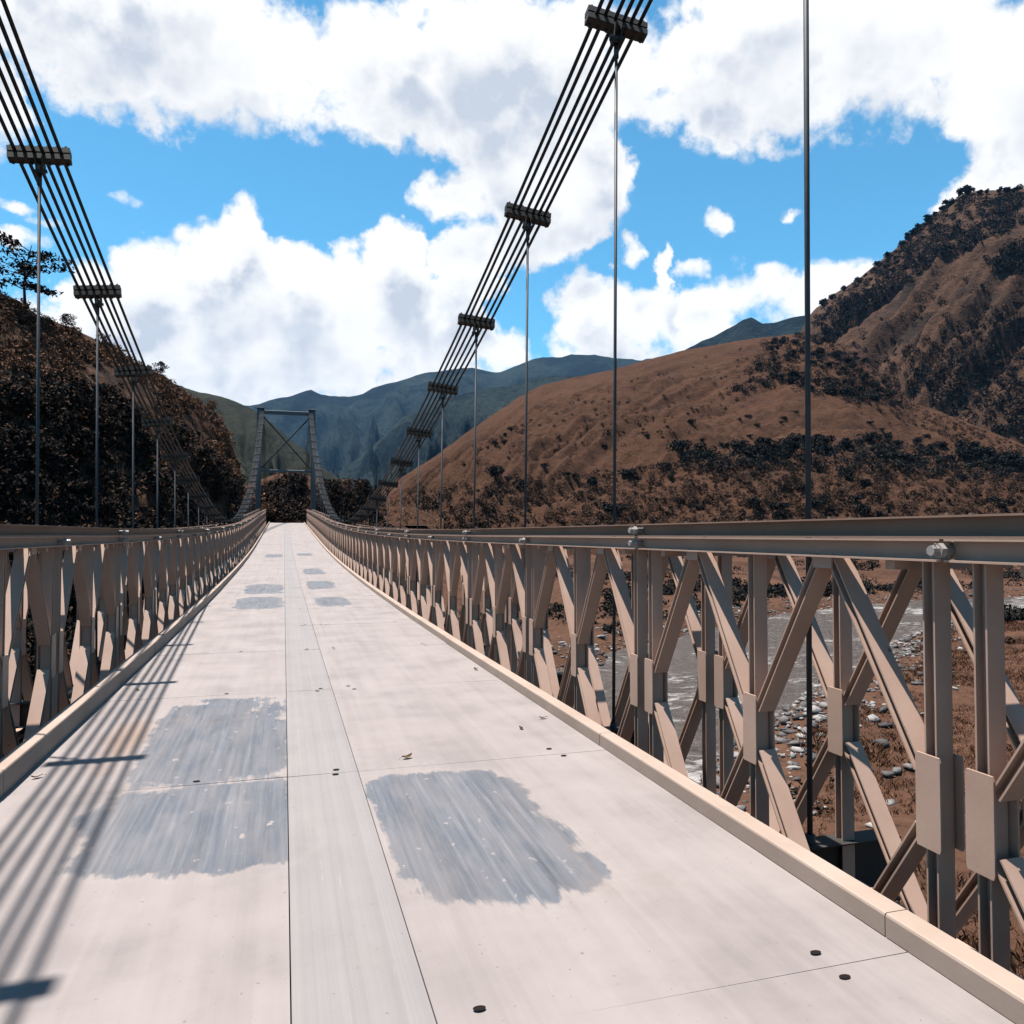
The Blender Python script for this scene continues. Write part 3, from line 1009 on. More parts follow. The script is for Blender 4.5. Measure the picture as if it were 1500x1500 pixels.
def clump_points(centres, radii, per, rng=RNG, flat=0.75):
    """leaf centres in lumpy shells around clump centres"""
    n = len(centres)
    d = rng.normal(size=(n, per, 3)); d /= np.linalg.norm(d, axis=2)[:, :, None]
    r = rng.uniform(0.35, 1.0, (n, per, 1)) ** 0.6
    p = d * r * radii[:, None, None]
    p[:, :, 2] *= flat
    return (centres[:, None, :] + p).reshape(-1, 3)


def leaf_object(name, pts, size, mat, upbias=0.3, slim=0.5):
    V, Fq = leaf_quads(pts, size, upbias, slim)
    return link(bpy.data.objects.new(name, np_mesh(name, V, Fq, mat)))


def bush_mesh(seed, r, h, leaves, size, mat, lobes=7):
    rng = np.random.default_rng(seed)
    c = rng.normal(size=(lobes, 3)); c /= np.linalg.norm(c, axis=1)[:, None]
    c *= rng.uniform(0.2, 0.75, (lobes, 1)) * np.array([[r, r, h * 0.45]])
    c[:, 2] = np.abs(c[:, 2]) + h * 0.32
    pts = clump_points(c, rng.uniform(0.35, 0.6, lobes) * r, leaves // lobes, rng, 0.8)
    pts[:, 2] = np.maximum(pts[:, 2], 0.02)
    V, Fq = leaf_quads(pts, size, 0.35, 0.55, rng)
    return np_mesh('bush', V, Fq, mat)


def tree_parts(seed, h, crown_r, mat, leaves=900, size=0.3, trunk_r=0.16, layers=None, lean=0.0):
    """trunk-with-limbs mesh and crown mesh, both based at the origin"""
    rng = np.random.default_rng(seed)
    m_ = MB()
    top = Vector((lean * h, 0, h * 0.86))
    trunk = [Vector((lean * h * f + 0.06 * h * math.sin(f * 5 + seed) * f, 0.04 * h * math.cos(f * 4 + seed) * f, top.z * f)) for f in np.linspace(0, 1, 7)]
    m_.tube(trunk, [trunk_r * (1 - 0.8 * f) for f in np.linspace(0, 1, 7)], 7)
    cl, rad = [], []
    nb = layers or 9
    for k in range(nb):
        f = 0.38 + 0.6 * (k + rng.random() * 0.6) / nb
        i = f * 6; b = trunk[min(int(i), 6)].lerp(trunk[min(int(i) + 1, 6)], i - int(i))
        for _ in range(3 if layers else 2):
            a = rng.random() * 2 * PI
            ln = crown_r * rng.uniform(0.45, 1.0) * (1.0 if layers else math.sin(PI * min(0.95, 0.25 + (f - 0.38) / 0.62 * 0.65)))
            e = b + Vector((math.cos(a) * ln, math.sin(a) * ln, ln * (0.18 if layers else 0.5)))
            m_.tube([b, b.lerp(e, 0.5) + Vector((0, 0, ln * 0.06)), e], [trunk_r * 0.32, trunk_r * 0.2, trunk_r * 0.07], 5)
            for q in ((0.55, 0.8, 1.0) if layers else (0.7, 1.0)):
                cl.append(b.lerp(e, q)); rad.append(crown_r * rng.uniform(0.16, 0.3) * (1.0 if layers else 1.35))
    cl = np.array([tuple(c) for c in cl]); rad = np.array(rad)
    pts = clump_points(cl, rad, max(4, leaves // len(cl)), rng, 0.28 if layers else 0.75)
    V, Fq = leaf_quads(pts, size, 0.5 if layers else 0.3, 0.5, rng)
    return m_.mesh('trunk', M['bark'], True), np_mesh('crown', V, Fq, mat)


def tree(name, parts, loc, s, rz, label, cat='tree', group=None):
    r = empty(name, loc); r.scale = (s, s, s); r.rotation_euler = (0, 0, rz)
    tag(r, label, cat, group)
    link(bpy.data.objects.new('trunk', parts[0]), r)
    link(bpy.data.objects.new('crown', parts[1]), r)
    return r


# ---- left hillside thicket
cent = np.concatenate([HD.rand(2600, 0.02, 0.72), HD.rand(260, 0.72, 0.97)])
rad = RNG.uniform(0.6, 1.2, len(cent)); rad[2600:] *= 0.7
cent[:, 2] += rad * RNG.uniform(-0.2, 0.6, len(cent)); cent[2600:, 2] -= 0.3
# rounded tree crowns bulging from the slope, in clumps
cr = HD.rand(190, 0.04, 0.66); cR = RNG.uniform(1.6, 3.4, len(cr)) * (1 - 0.45 * sstep(0.5, 0.9, (cr[:, 2] + 9.5) / 38.0))
dd = RNG.normal(size=(len(cr), 17, 3)); dd /= np.linalg.norm(dd, axis=2)[:, :, None]; dd[:, :, 2] = np.abs(dd[:, :, 2]) * 1.1
cc = (cr[:, None, :] + dd * cR[:, None, None] * 0.85).reshape(-1, 3); cc[:, 2] += 0.3
cent = np.concatenate([cent, cc]); rad = np.concatenate([rad, np.repeat(cR, 17) * RNG.uniform(0.28, 0.45, len(cc))])
tpts = clump_points(cent, rad, 85)
o = leaf_object('hillside_thicket', tpts, 0.21, M['leaf_dark'], 0.25, 0.5)
tag(o, 'dense dark thicket with sunlit leaves coloured brown covering the left hillside', 'thicket', kind='stuff')
cent = np.concatenate([HD.rand(900, 0.2, 0.6), HD.rand(5200, 0.55, 1.0)])
cent = cent[fbm(cent[:, 0] * 0.10 + cent[:, 1] * 0.05, cent[:, 2] * 0.16, 3) > -0.12]
rad = RNG.uniform(0.4, 0.95, len(cent)); cent[:, 2] += rad * 0.1
o = leaf_object('dry_hillside_scrub', clump_points(cent, rad, 70), 0.17, M['leaf_brown'], 0.5, 0.35)
tag(o, 'dry brown scrub along the sunlit upper part of the left hillside', 'scrub', kind='stuff')

# umbrella tree on the left crest
p = HD.at(38, 462)
um = tree_parts(5, 9.6, 4.6, M['leaf_dark'], 1500, 0.24, 0.2, layers=6)
tree('umbrella_tree', um, (p[0], p[1], p[2] - 0.8), 1.0, 2.1, 'flat layered umbrella shaped tree against the sky on the left crest')
TP = [tree_parts(s, 6.0, 2.3, M['leaf_dark'], 900, 0.22, 0.13) for s in (21, 22, 23)]
TB = [tree_parts(s, 5.5, 2.4, M['leaf_brown'], 800, 0.24, 0.12) for s in (31, 32)]
crest_spots = [(100, 482, .35, TB, 'small brown leaved tree standing on the left crest above the cable clamp'),
               (215, 536, .42, TP, 'dark leafy tree at the brow of the left hillside behind the left cables'),
               (236, 550, .36, TP, 'round dark tree overhanging the right shoulder of the left hillside'),
               (150, 505, .3, TB, 'low brown tree on the left crest between the two nearest left hangers'),
               (312, 604, .35, TB, 'brown tree at the right end of the left hillside')]
for k, (px, py, s, lst, lab) in enumerate(crest_spots):
    p = HD.at(px, py)
    if p: tree('hillside_tree', lst[k % len(lst)], (p[0], p[1], p[2] - 0.4), s * 1.1, k * 1.3, lab, 'tree', 'trees along the left crest')

# ---- trees around the far end of the bridge
def spot(px, r):
    az, _ = ray(px, 780)
    return r * math.sin(az), r * math.cos(az)


far_trees = [(392, 128, 0.9, TP, 'dark tree left of the road where it leaves the bridge'),
             (408, 134, 1.15, TP, 'tall dark tree closing the road end behind the tower'),
             (422, 138, 1.25, TP, 'tallest dark tree straight behind the far end of the deck'),
             (437, 136, 1.1, TP, 'dark tree right of the road end behind the tower'),
             (386, 122, 0.7, TB, 'brown bushy tree beside the left leg of the tower'),
             (470, 128, 1.1, TP, 'dark tree beside the right leg of the tower'),
             (484, 126, 1.35, TP, 'spreading dark tree just right of the tower'),
             (500, 132, 1.2, TP, 'dark tree between the tower and the brown slope'),
             (516, 140, 1.05, TB, 'brown tree right of the tower above the railing'),
             (532, 138, 0.9, TP, 'small dark tree behind the low end of the right cables'),
             (372, 124, 1.1, TP, 'dark tree left of the tower behind the left railing'),
             (360, 120, 1.0, TB, 'brown tree below the end of the left hillside')]
for k, (px, r, s, lst, lab) in enumerate(far_trees):
    x, y = spot(px, r)
    z = max(float(ground(np.array([x]), np.array([y]))[0]), -8)
    q = HG.at(px, 742)
    if q and r > 135: z = max(z, q[2] - 0.5)
    tree('riverside_tree', lst[k % len(lst)], (x, y, z - 0.2), s, k * 2.1, lab, 'tree', 'trees beyond the far end of the bridge')
c = []
for _ in range(330):
    px, r = RNG.uniform(345, 640), RNG.uniform(112, 150)
    x, y = spot(px, r)
    if abs(x - 0.4) < 3.2 and y < 122: continue
    c.append((x, y, float(ground(np.array([x]), np.array([y]))[0]) + 0.3))
c = np.array(c)
q = HG.rand(260, 0.1, 0.98); c = np.concatenate([c, q])
o = leaf_object('far_bank_scrub', clump_points(c, RNG.uniform(0.5, 1.3, len(c)), 46), 0.2, M['leaf_brown'], 0.35, 0.4)
tag(o, 'brown scrub on the bank around the far end of the bridge', 'scrub', kind='stuff')

q = []
for px, py in zip(RNG.uniform(372, 560, 420), RNG.uniform(715, 772, 420)):
    if py < 742 and not (384 < px < 446 or px > 466): continue
    h = HG.at(px, py)
    if h: q.append((h[0], h[1], h[2] + RNG.uniform(0.3, 1.8)))
q = np.array(q)
o = leaf_object('far_bank_thicket', clump_points(q, RNG.uniform(0.7, 1.5, len(q)), 80), 0.2, M['leaf_dark'], 0.3, 0.5)
tag(o, 'dark thicket closing the view behind the tower at the end of the deck', 'thicket', kind='stuff')

# ---- bushes on the brown hill, the mountain and the river flats
BM = [bush_mesh(s, 2.6, 3.6, 420, 0.36, M['leaf_hill']) for s in (41, 42, 43, 44)]
BT = [bush_mesh(s, 2.3, 6.5, 420, 0.45, M['leaf_hill'], 9) for s in (51, 52, 53)]


def bush(p, s, kind, name, label, cat, group):
    o = bpy.data.objects.new(name, kind[random.randrange(len(kind))])
    o.location = (p[0], p[1], p[2] - 0.3 * s); o.scale = (s * random.uniform(.85, 1.3), s * random.uniform(.85, 1.3), s * random.uniform(.75, 1.15))
    o.rotation_euler = (0, 0, random.random() * 6.28)
    link(o); tag(o, label, cat, group)
    return o


def in_band(poly, n):
    """random picks inside a polygon given in survey coordinates"""
    P = np.array(poly, float)
    out = []
    lo, hi = P.min(0), P.max(0)
    while len(out) < n:
        q = RNG.uniform(lo, hi)
        ins = False
        j = len(P) - 1
        for i in range(len(P)):
            if (P[i, 1] > q[1]) != (P[j, 1] > q[1]) and q[0] < (P[j, 0] - P[i, 0]) * (q[1] - P[i, 1]) / (P[j, 1] - P[i, 1]) + P[i, 0]: ins = not ins
            j = i
        if ins: out.append(q)
    return out


# single bushes one can tell apart on the brown hill
n_b = 0
for poly, n, s0, s1, lab in (
        ([(985, 655), (1130, 650), (1260, 640), (1500, 665), (1500, 700), (1250, 672), (990, 680)], 70, 1.0, 2.0, 'dark bush in the belt across the lower brown hill'),
        ([(1120, 500), (1185, 492), (1240, 512), (1300, 560), (1330, 600), (1250, 590), (1140, 560)], 60, 0.9, 1.7, 'dark bush in the wooded hollow near the top of the brown hill'),
        ([(700, 690), (990, 670), (1500, 690), (1500, 765), (700, 765)], 45, 0.5, 1.5, 'dark bush scattered over the foot of the brown hill'),
        ([(680, 650), (850, 590), (1060, 560), (1180, 600), (1480, 650), (1100, 645), (800, 690)], 26, 0.4, 0.9, 'lone small bush on the open grass of the brown hill')):
    for px, py in in_band(poly, n):
        p = HB.at(px, py)
        if p: bush(p, random.uniform(s0, s1) * 0.8, BM, 'bush', lab, 'bush', 'bushes on the brown hill')
# masses of scrub on the same hill
def scrub(hill, polys, name, label, mat, size, per, rr):
    cs = []
    for poly, n in polys:
        for px, py in in_band(poly, n):
            p = hill.at(px, py)
            if p: cs.append(p)
    cs = np.array(cs)
    rad = RNG.uniform(rr[0], rr[1], len(cs)); cs[:, 2] += rad * 0.35
    o = leaf_object(name, clump_points(cs, rad, per), size, mat, 0.3, 0.55)
    tag(o, label, 'scrub', kind='stuff')


scrub(HB, [([(985, 658), (1260, 645), (1500, 668), (1500, 712), (1250, 690), (985, 690)], 260), ([(1120, 500), (1185, 490), (1240, 510), (1300, 556), (1340, 600), (1250, 592), (1150, 565), (1060, 580), (1100, 540)], 300)],
      'hillside_woodland', 'dark woodland masses across the brown hill', M['leaf_hill'], 0.42, 80, (1.4, 3.2))
scrub(HB, [([(600, 720), (800, 695), (990, 680), (1500, 690), (1500, 775), (540, 775)], 1500)],
      'hill_foot_scrub', 'mottled brown scrub over the foot of the brown hill', M['leaf_scrub'], 0.26, 70, (0.6, 1.6))
# mountain woods
scrub(HA, [([(1185, 470), (1260, 410), (1345, 340), (1400, 290), (1500, 285), (1500, 330), (1380, 380), (1300, 440), (1215, 500)], 620),
           ([(1280, 560), (1340, 540), (1420, 520), (1500, 460), (1500, 660), (1400, 610)], 80), ([(1440, 380), (1500, 350), (1500, 400), (1460, 400)], 60)],
      'mountain_woodland', 'dark forest along the ridge and gullies of the right mountain', M['leaf_wood'], 0.85, 70, (2.2, 5.0))
for k, (px, py) in enumerate([(1415, 284), (1420, 282), (1408, 285), (1445, 282), (1465, 281), (1475, 280), (1380, 306), (1388, 300), (1395, 296), (1370, 315), (1352, 330), (1345, 336), (1337, 343), (1330, 350), (1322, 358), (1300, 378), (1285, 388), (1258, 410), (1235, 425), (1218, 436), (1205, 447), (1435, 282), (1490, 280), (1360, 322)]):
    p = HA.at(px, py + 3)
    if p: bush(p, random.uniform(1.2, 2.4), BT, 'ridge_tree', 'dark tree silhouetted on the skyline of the right mountain', 'tree', 'trees along the mountain skyline')
scrub(HA, [([(1250, 540), (1340, 500), (1420, 470), (1500, 420), (1500, 660), (1400, 610)], 300), ([(1200, 510), (1400, 400), (1500, 360), (1500, 470), (1300, 560)], 90)],
      'mountain_scrub', 'brown scrub over the lower gullies of the right mountain', M['leaf_scrub'], 0.6, 60, (1.2, 3.4))
scrub(HB, [([(1235, 512), (1290, 550), (1335, 592), (1400, 616), (1500, 656), (1500, 690), (1380, 640), (1290, 610), (1220, 560)], 420), ([(650, 672), (900, 560), (1100, 505), (1130, 560), (1000, 640), (700, 690)], 160)],
      'hillside_scrub', 'brown scrub over the shoulder and open slope of the brown hill', M['leaf_scrub'], 0.26, 60, (0.5, 1.6))
# far bank of the river: rows of bushes on the terraces
def on_ground(px, py):
    az, te = ray(px, py)
    if te > -0.01: return None
    r = (EYE + 7.0) / -te
    for _ in range(12):
        x, y = r * math.sin(az), r * math.cos(az)
        r = (EYE - float(ground(np.array([x]), np.array([y]))[0])) / -te
        r = min(max(r, 5), 380)
    return r * math.sin(az), r * math.cos(az), EYE + r * te


cs = []
for (x0, y0, x1, y1, n) in ((1080, 868, 1380, 860, 150), (1080, 838, 1500, 836, 150), (1140, 815, 1500, 815, 120), (880, 880, 1080, 850, 90), (1420, 905, 1500, 900, 60)):
    for _ in range(n):
        f = RNG.random()
        p = on_ground(x0 + (x1 - x0) * f, y0 + (y1 - y0) * f + RNG.uniform(-7, 9))
        if p is None: continue
        d, sd = river_dist(np.array([p[0]]), np.array([p[1]]))
        if d[0] > HALF + 4: cs.append(p)
for _ in range(2600):
    x, y = RNG.uniform(-6, 190), RNG.uniform(48, 230)
    d, sd = river_dist(np.array([x]), np.array([y]))
    if sd[0] < 0 and HALF + 3.0 < d[0] < 95 and fbm(np.array([x * .05]), np.array([y * .05]), 3)[0] > -0.15 and not (abs(x) < 8 and y > 92):
        cs.append((x, y, float(ground(np.array([x]), np.array([y]))[0])))
cs = np.array(cs)
rad = RNG.uniform(0.6, 1.7, len(cs)); cs[:, 2] += rad * 0.4
o = leaf_object('riverside_scrub', clump_points(cs, rad, 80), 0.24, M['leaf_hill'], 0.3, 0.5)
tag(o, 'dark scrub on the terraces behind the far bank of the river', 'scrub', kind='stuff')

# ---- riverside stones
def stone_template(seed):
    rng = np.random.default_rng(seed)
    import bmesh
    bm = bmesh.new()
    P = rng.normal(size=(13, 3)); P /= np.linalg.norm(P, axis=1)[:, None]
    P *= rng.uniform(0.75, 1.1, (13, 1)) * rng.uniform(0.6, 1.25, (1, 3)) * np.array([[1, 1, 0.62]])
    for q in P: bm.verts.new(q)
    bmesh.ops.convex_hull(bm, input=bm.verts)
    bmesh.ops.triangulate(bm, faces=bm.faces)
    bmesh.ops.delete(bm, geom=[v for v in bm.verts if not v.link_faces], context='VERTS')
    bm.verts.index_update(); bm.verts.ensure_lookup_table()
    V = np.array([v.co[:] for v in bm.verts]); Fq = np.array([[v.index for v in f.verts] for f in bm.faces]); bm.free()
    return V, Fq


ST = [stone_template(s) for s in range(8)]
VV, FF, b = [], [], 0
for k in range(14000):
    seg = RNG.integers(8, len(rp) - 24)
    side_ = 1 if RNG.random() < 0.6 else -1
    w = side_ * (HALF + RNG.normal(0.5, 1.9)) * 1.0
    p2 = rp[seg] + nrm[seg] * w + RNG.normal(0, 1.2, 2)
    z = float(ground(p2[:1], p2[1:])[0])
    if z < -9.1 or z > -6.6: continue
    s = RNG.gamma(1.6, 0.065) + 0.055
    V, Fq = ST[k % 8]
    a = RNG.random() * 6.28
    R = np.array([[math.cos(a), -math.sin(a), 0], [math.sin(a), math.cos(a), 0], [0, 0, 1]])
    VV.append(V @ R.T * s + np.array([p2[0], p2[1], z + s * 0.2])); FF.append(Fq + b); b += len(V)
o = link(bpy.data.objects.new('riverbank_stones', np_mesh('riverbank_stones', np.concatenate(VV), np.concatenate(FF), M['stone'])))
tag(o, 'grey stones heaped along both banks of the river', 'stones', kind='stuff')
bm_ = [np_mesh('boulder', V, Fq, M['stone']) for V, Fq in ST]
for k, (px, py) in enumerate([(1130, 905), (1148, 915), (1165, 902), (1120, 918), (1325, 940), (1340, 955), (1310, 962), (1290, 985), (1240, 1000), (1225, 1010), (1205, 1000), (1185, 1020), (1155, 1030), (1170, 1042), (1150, 1060), (1470, 905), (1315, 1135), (1330, 1128), (1300, 1140), (905, 1000), (1010, 1080), (995, 1095)]):
    p = on_ground(px, py)
    if not p: continue
    o = bpy.data.objects.new('boulder', bm_[k % 8]); s = random.uniform(0.2, 0.42)
    o.location = (p[0], p[1], max(p[2], -8.9) + 0.15); o.scale = (s, s, s); o.rotation_euler = (0, 0, k)
    link(o); tag(o, 'grey boulder at the edge of the river seen through the right truss', 'boulder', 'boulders by the river')

# ---- near bank: dry grass and bushes
n = 52000
gx = RNG.uniform(4, 75, n); gy = RNG.uniform(2, 90, n)
d, sd = river_dist(gx, gy)
k = (sd > 0) & (d > HALF + 3.2 + 1.5 * vnoise(gx * .2, gy * .2)) & (gx < gy * 1.6 + 14) & (fbm(gx * .16, gy * .16, 3) > -0.55)
gx, gy = gx[k], gy[k]
P = np.stack([gx, gy, ground(gx, gy) + 0.12], -1)
tuft = 10
B = np.repeat(P, tuft, 0); nb = len(B)
B[:, :2] += RNG.normal(0, 0.10, (nb, 2)); B[:, 2] -= 0.15
hgt = RNG.uniform(0.10, 0.30, nb) * (1 + 0.5 * fbm(B[:, 0] * 0.3, B[:, 1] * 0.3, 3))
lean = RNG.normal(0, 0.45, (nb, 2)); a = RNG.uniform(0, 6.28, nb)
wd = np.stack([np.cos(a), np.sin(a), 0 * a], 1) * RNG.uniform(0.008, 0.020, nb)[:, None]
tip = B + np.stack([lean[:, 0] * hgt, lean[:, 1] * hgt, hgt], 1)
mid = B * 0.45 + tip * 0.55 - np.stack([lean[:, 0] * hgt, lean[:, 1] * hgt, -0.3 * hgt], 1) * 0.15
V = np.stack([B - wd, B + wd, mid + wd * 0.7, tip], 1).reshape(-1, 3)
o = link(bpy.data.objects.new('dry_grass', np_mesh('dry_grass', V, np.arange(4 * nb).reshape(nb, 4), M['grass'])))
tag(o, 'dry orange brown grass on the near bank right of the bridge', 'grass', kind='stuff')
cs = []
for _ in range(420):
    x, y = RNG.uniform(5, 60), RNG.uniform(6, 70)
    d, sd = river_dist(np.array([x]), np.array([y]))
    if sd[0] > 0 and d[0] > HALF + 2.5 and fbm(np.array([x * .07]), np.array([y * .07]), 3)[0] > 0.05:
        cs.append((x, y, float(ground(np.array([x]), np.array([y]))[0]) + 0.3))
cs = np.array(cs)
o = leaf_object('near_bank_scrub', clump_points(cs, RNG.uniform(0.4, 1.1, len(cs)), 110), 0.13, M['leaf_scrub'], 0.3, 0.45)
tag(o, 'low dark scrub among the dry grass on the near bank', 'scrub', kind='stuff')
# dark bushes under and left of the bridge
cs = []
for _ in range(520):
    x, y = RNG.uniform(-34, -4.2), RNG.uniform(-6, 62)
    if y > 60 + x: continue
    z = float(ground(np.array([x]), np.array([y]))[0])
    cs.append((x, y, max(z, -8.2) + RNG.uniform(0.4, 4.6)))
for _ in range(90):
    x, y = RNG.uniform(-4, 9), RNG.uniform(62, 104)
    z = float(ground(np.array([x]), np.array([y]))[0])
    cs.append((x, y, min(z + RNG.uniform(0.2, 2.0), rise(y) - 1.8)))
cs = np.array(cs)
o = leaf_object('riverside_thicket', clump_points(cs, RNG.uniform(0.9, 1.9, len(cs)), 190), 0.2, M['leaf_dark'], 0.2, 0.5)
tag(o, 'dark leafy thicket growing below the left side of the bridge', 'thicket', kind='stuff')

# ------------------------------------------------------------------ haze
hz = MB(); hz.box((0, 0, 600), (17000, 17000, 1300))
hm = bpy.data.materials.new('valley_haze'); hm.use_nodes = True
nt = hm.node_tree; nt.nodes.clear()
out = nt.nodes.new('ShaderNodeOutputMaterial'); pv = nt.nodes.new('ShaderNodeVolumePrincipled')
pv.inputs['Color'].default_value = (0.22, 0.55, 1.0, 1)
pv.inputs['Density'].default_value = 0.000016
nt.links.new(pv.outputs[0], out.inputs['Volume'])
HAZE = True
if HAZE:
    tag(hz.build('haze', hm), kind='stuff')

# ------------------------------------------------------------------ sun, sky and clouds
SUNV = Vector((-0.215, 0.12, 1.0)).normalized()
sun = bpy.data.lights.new('sun', 'SUN'); sun.energy = 5.0; sun.angle = math.radians(0.5); sun.color = (1.0, 0.93, 0.86)
so = link(bpy.data.objects.new('sun', sun)); so.rotation_euler = SUNV.to_track_quat('Z', 'Y').to_euler()

w = bpy.data.worlds.new('World'); scene.world = w; w.use_nodes = True
T_ = w.node_tree; T_.nodes.clear()


class WN(NT):
    K = 1.0

    def __init__(self, tree): self.t = tree


def cloud_group():
    gt = bpy.data.node_groups.new('cloud_field', 'ShaderNodeTree')
    gt.interface.new_socket('Vector', in_out='INPUT', socket_type='NodeSocketVector')
    gt.interface.new_socket('Value', in_out='OUTPUT', socket_type='NodeSocketFloat')
    gi = gt.nodes.new('NodeGroupInput'); go = gt.nodes.new('NodeGroupOutput')
    q = WN(gt)
    v = gi.outputs[0]
    s = q.n('ShaderNodeSeparateXYZ'); q.l(v, s.inputs[0])
    az = q.math('ARCTAN2', s.outputs[0], s.outputs[1])
    el = q.math('ARCTAN2', s.outputs[2], q.math('SQRT', q.math('ADD', q.math('MULTIPLY', s.outputs[0], s.outputs[0]), q.math('MULTIPLY', s.outputs[1], s.outputs[1]))))
    # wobble the lookup so that outlines billow
    nz = gt.nodes.new('ShaderNodeTexNoise'); nz.inputs['Scale'].default_value = 7.0; nz.inputs['Detail'].default_value = 7; nz.inputs['Roughness'].default_value = 0.58
    q.l(v, nz.inputs['Vector'])
    wob = q.vmath('MULTIPLY', q.vmath('SUBTRACT', nz.outputs['Color'], (0.5, 0.5, 0.5)), (0.085, 0.075, 0.0))
    nz2 = gt.nodes.new('ShaderNodeTexNoise'); nz2.inputs['Scale'].default_value = 34.0; nz2.inputs['Detail'].default_value = 5; nz2.inputs['Roughness'].default_value = 0.6
    q.l(v, nz2.inputs['Vector'])
    wob = q.vmath('ADD', wob, q.vmath('MULTIPLY', q.vmath('SUBTRACT', nz2.outputs['Color'], (0.5, 0.5, 0.5)), (0.045, 0.03, 0.0)))
    cv = gt.nodes.new('ShaderNodeCombineXYZ'); q.l(az, cv.inputs[0]); q.l(el, cv.inputs[1])
    pv_ = q.vmath('ADD', cv.outputs[0], wob)
    blobs = [  # survey x, y, half width, half height of each cloud tower
        (360, 390, 62, 98), (300, 420, 90, 90), (225, 430, 85, 72), (430, 430, 80, 85), (500, 410, 60, 62), (575, 400, 62, 78), (590, 470, 120, 85),
        (400, 500, 230, 85), (180, 480, 110, 70), (130, 440, 60, 55), (650, 480, 90, 80), (330, 560, 230, 60), (560, 545, 200, 50), (100, 520, 120, 70),
        (690, 285, 92, 48), (640, 285, 50, 32), (770, 250, 120, 110), (850, 270, 80, 90), (760, 350, 100, 50), (880, 245, 48, 60), (690, 400, 60, 70), (740, 520, 80, 35),
        (840, 440, 50, 50), (880, 475, 90, 58), (960, 470, 90, 46), (975, 400, 18, 40), (915, 380, 28, 36), (1040, 470, 90, 50), (1100, 430, 70, 48), (1160, 460, 70, 36), (1025, 397, 30, 17),
        (1245, 392, 52, 42), (1210, 415, 45, 46), (1280, 385, 30, 30), (1057, 325, 25, 19), (1161, 315, 17, 8),
        (1430, 275, 60, 52), (1520, 240, 110, 80), (900, 520, 130, 35), (20, 350, 60, 14), (30, 297, 32, 8), (190, 303, 34, 14), (70, 320, 40, 8),
        # cloud deck higher up
        (700, 110, 330, 105), (250, 60, 380, 105), (1180, 70, 330, 110), (1500, 120, 160, 110), (-100, 130, 170, 80),
        (-350, 430, 240, 110), (1900, 330, 240, 110)]
    tot = None
    for x, y, rx, ry in blobs:
        a0, te = ray(x, y); e0 = math.atan(te)
        k = 1.0 / F_PX
        ca = math.cos(abs(a0 - YAW)) ** 2
        d = q.vmath('MULTIPLY', q.vmath('SUBTRACT', pv_, (a0, e0, 0)), (1 / (rx * k * max(ca, .4) * 1.0), 1 / (ry * k), 0))
        g_ = q.math('SUBTRACT', 1.0, q.vmath('DOT_PRODUCT', d, d))
        g_ = q.math('MULTIPLY', g_, min(1.0, 0.10 + ry / 85.0))
        if tot is None: tot = g_
        else:
            nd = gt.nodes.new('ShaderNodeMath'); nd.operation = 'SMOOTH_MAX'; nd.inputs[2].default_value = 0.25
            q.l(tot, nd.inputs[0]); q.l(g_, nd.inputs[1]); tot = nd.outputs[0]
    n2 = q.noise(v, 20.0, 8, 0.62)
    f = q.math('ADD', tot, q.math('MULTIPLY', q.math('SUBTRACT', n2, 0.5), 1.2))
    wv = q.vmath('ADD', v, q.vmath('MULTIPLY', q.vmath('SUBTRACT', nz.outputs['Color'], (0.5, 0.5, 0.5)), (0.12, 0.12, 0.12)))
    for sc, am in ((15.0, 0.5), (36.0, 0.32)):          # cauliflower puffs
        vo = gt.nodes.new('ShaderNodeTexVoronoi'); vo.feature = 'F1'; vo.inputs['Scale'].default_value = sc
        q.l(wv, vo.inputs['Vector'])
        f = q.math('ADD', f, q.math('MULTIPLY', q.math('SUBTRACT', 0.42, vo.outputs['Distance']), am))
    q.l(f, go.inputs[0])
    return gt


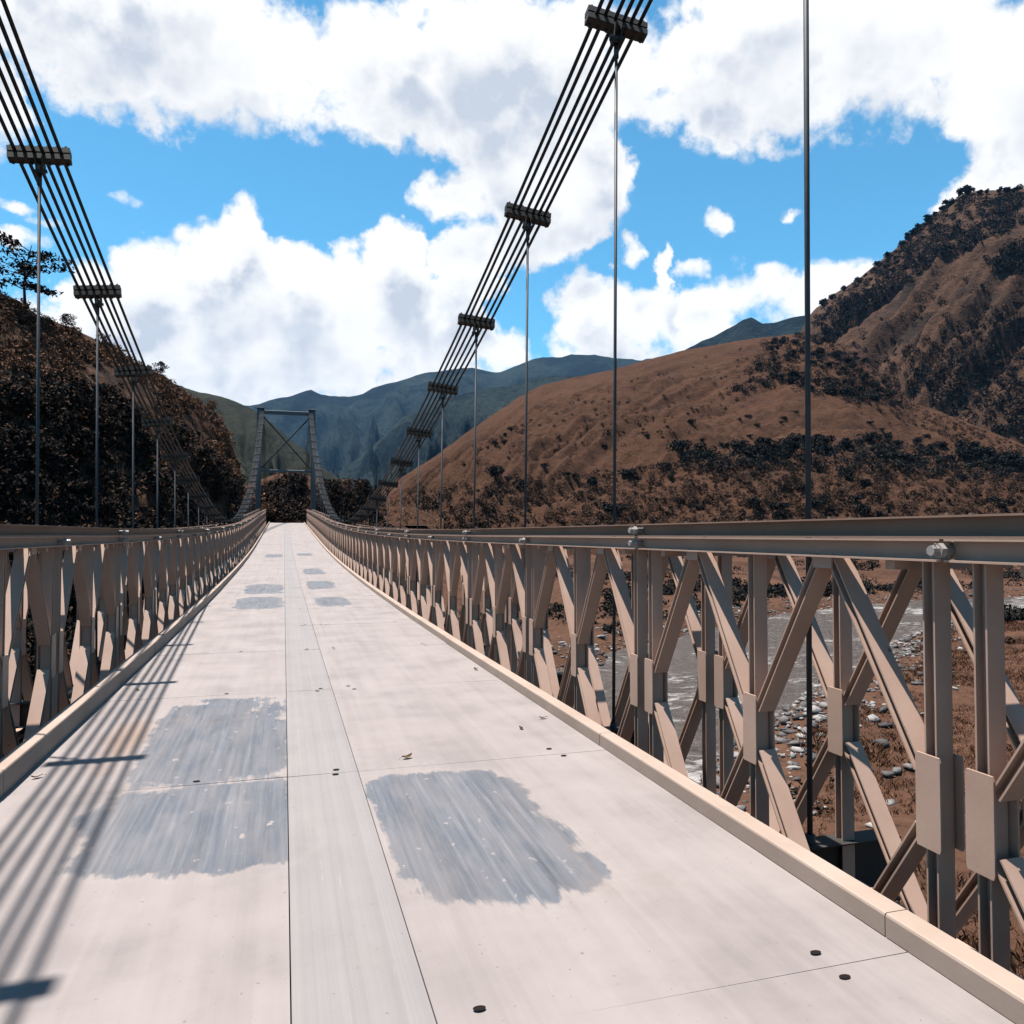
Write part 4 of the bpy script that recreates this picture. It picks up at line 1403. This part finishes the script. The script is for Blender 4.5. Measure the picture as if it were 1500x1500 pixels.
q = WN(T_)
tc = T_.nodes.new('ShaderNodeTexCoord')
dirv = q.vmath('NORMALIZE', tc.outputs['Generated'])
G = cloud_group()
g1 = T_.nodes.new('ShaderNodeGroup'); g1.node_tree = G; q.l(dirv, g1.inputs[0])
g2 = T_.nodes.new('ShaderNodeGroup'); g2.node_tree = G
q.l(q.vmath('NORMALIZE', q.vmath('ADD', dirv, (-0.010, 0.0, 0.06))), g2.inputs[0])
mask = q.smooth(g1.outputs[0], -0.04, 0.36)
dens = q.smooth(g1.outputs[0], 0.0, 1.1)
occl = q.smooth(g2.outputs[0], 0.05, 1.0)           # cloud lying between this spot and the light above
big = q.noise(dirv, 4.2, 2, 0.45)
fineN = q.noise(dirv, 10.0, 3, 0.45)
shade = q.math('MULTIPLY', q.math('MULTIPLY', occl, dens), q.smooth(q.math('ADD', q.math('MULTIPLY', big, 0.6), q.math('MULTIPLY', fineN, 0.4)), 0.33, 0.64))
crease = q.smooth(q.math('SUBTRACT', g2.outputs[0], g1.outputs[0]), 0.0, 0.75)
shade = q.math('MAXIMUM', shade, q.math('MULTIPLY', crease, 0.30))
ccol = q.ramp(shade, [(0.0, (1.10, 1.10, 1.10)), (0.18, (0.95, 0.965, 0.99)), (0.55, (0.64, 0.70, 0.80))])
sky = T_.nodes.new('ShaderNodeTexSky'); sky.sky_type = 'NISHITA'; sky.sun_disc = False
sky.sun_elevation = math.asin(SUNV.z); sky.sun_rotation = math.atan2(SUNV.x, SUNV.y)
sky.altitude = 900; sky.air_density = 1.0; sky.dust_density = 0.4; sky.ozone_density = 1.5
tint = q.mix(1.0, sky.outputs[0], (0.50, 1.06, 1.10), 'MULTIPLY')
b1 = T_.nodes.new('ShaderNodeBackground'); b1.inputs['Strength'].default_value = 0.057
b2 = T_.nodes.new('ShaderNodeBackground'); b2.inputs['Strength'].default_value = 0.305
q.l(tint, b1.inputs['Color']); q.l(ccol, b2.inputs['Color'])
mx = T_.nodes.new('ShaderNodeMixShader')
q.l(mask, mx.inputs[0]); q.l(b1.outputs[0], mx.inputs[1]); q.l(b2.outputs[0], mx.inputs[2])
wo = T_.nodes.new('ShaderNodeOutputWorld'); q.l(mx.outputs[0], wo.inputs['Surface'])

# ------------------------------------------------------------------ camera and colour management
cam = bpy.data.cameras.new('camera'); cam.sensor_width = 36.0; cam.sensor_fit = 'HORIZONTAL'
cam.lens = 36.0 * F_PX / 1500.0
cam.clip_start = 0.05; cam.clip_end = 30000
co = link(bpy.data.objects.new('camera', cam))
co.location = (0, 0, EYE); co.rotation_euler = (PI / 2 + PITCH, 0, -YAW)
scene.camera = co
scene.view_settings.view_transform = 'Standard'
scene.view_settings.look = 'None'
scene.view_settings.exposure = 1.65
scene.view_settings.gamma = 1.0
scene.cycles.max_bounces = 6
scene.cycles.volume_bounces = 0
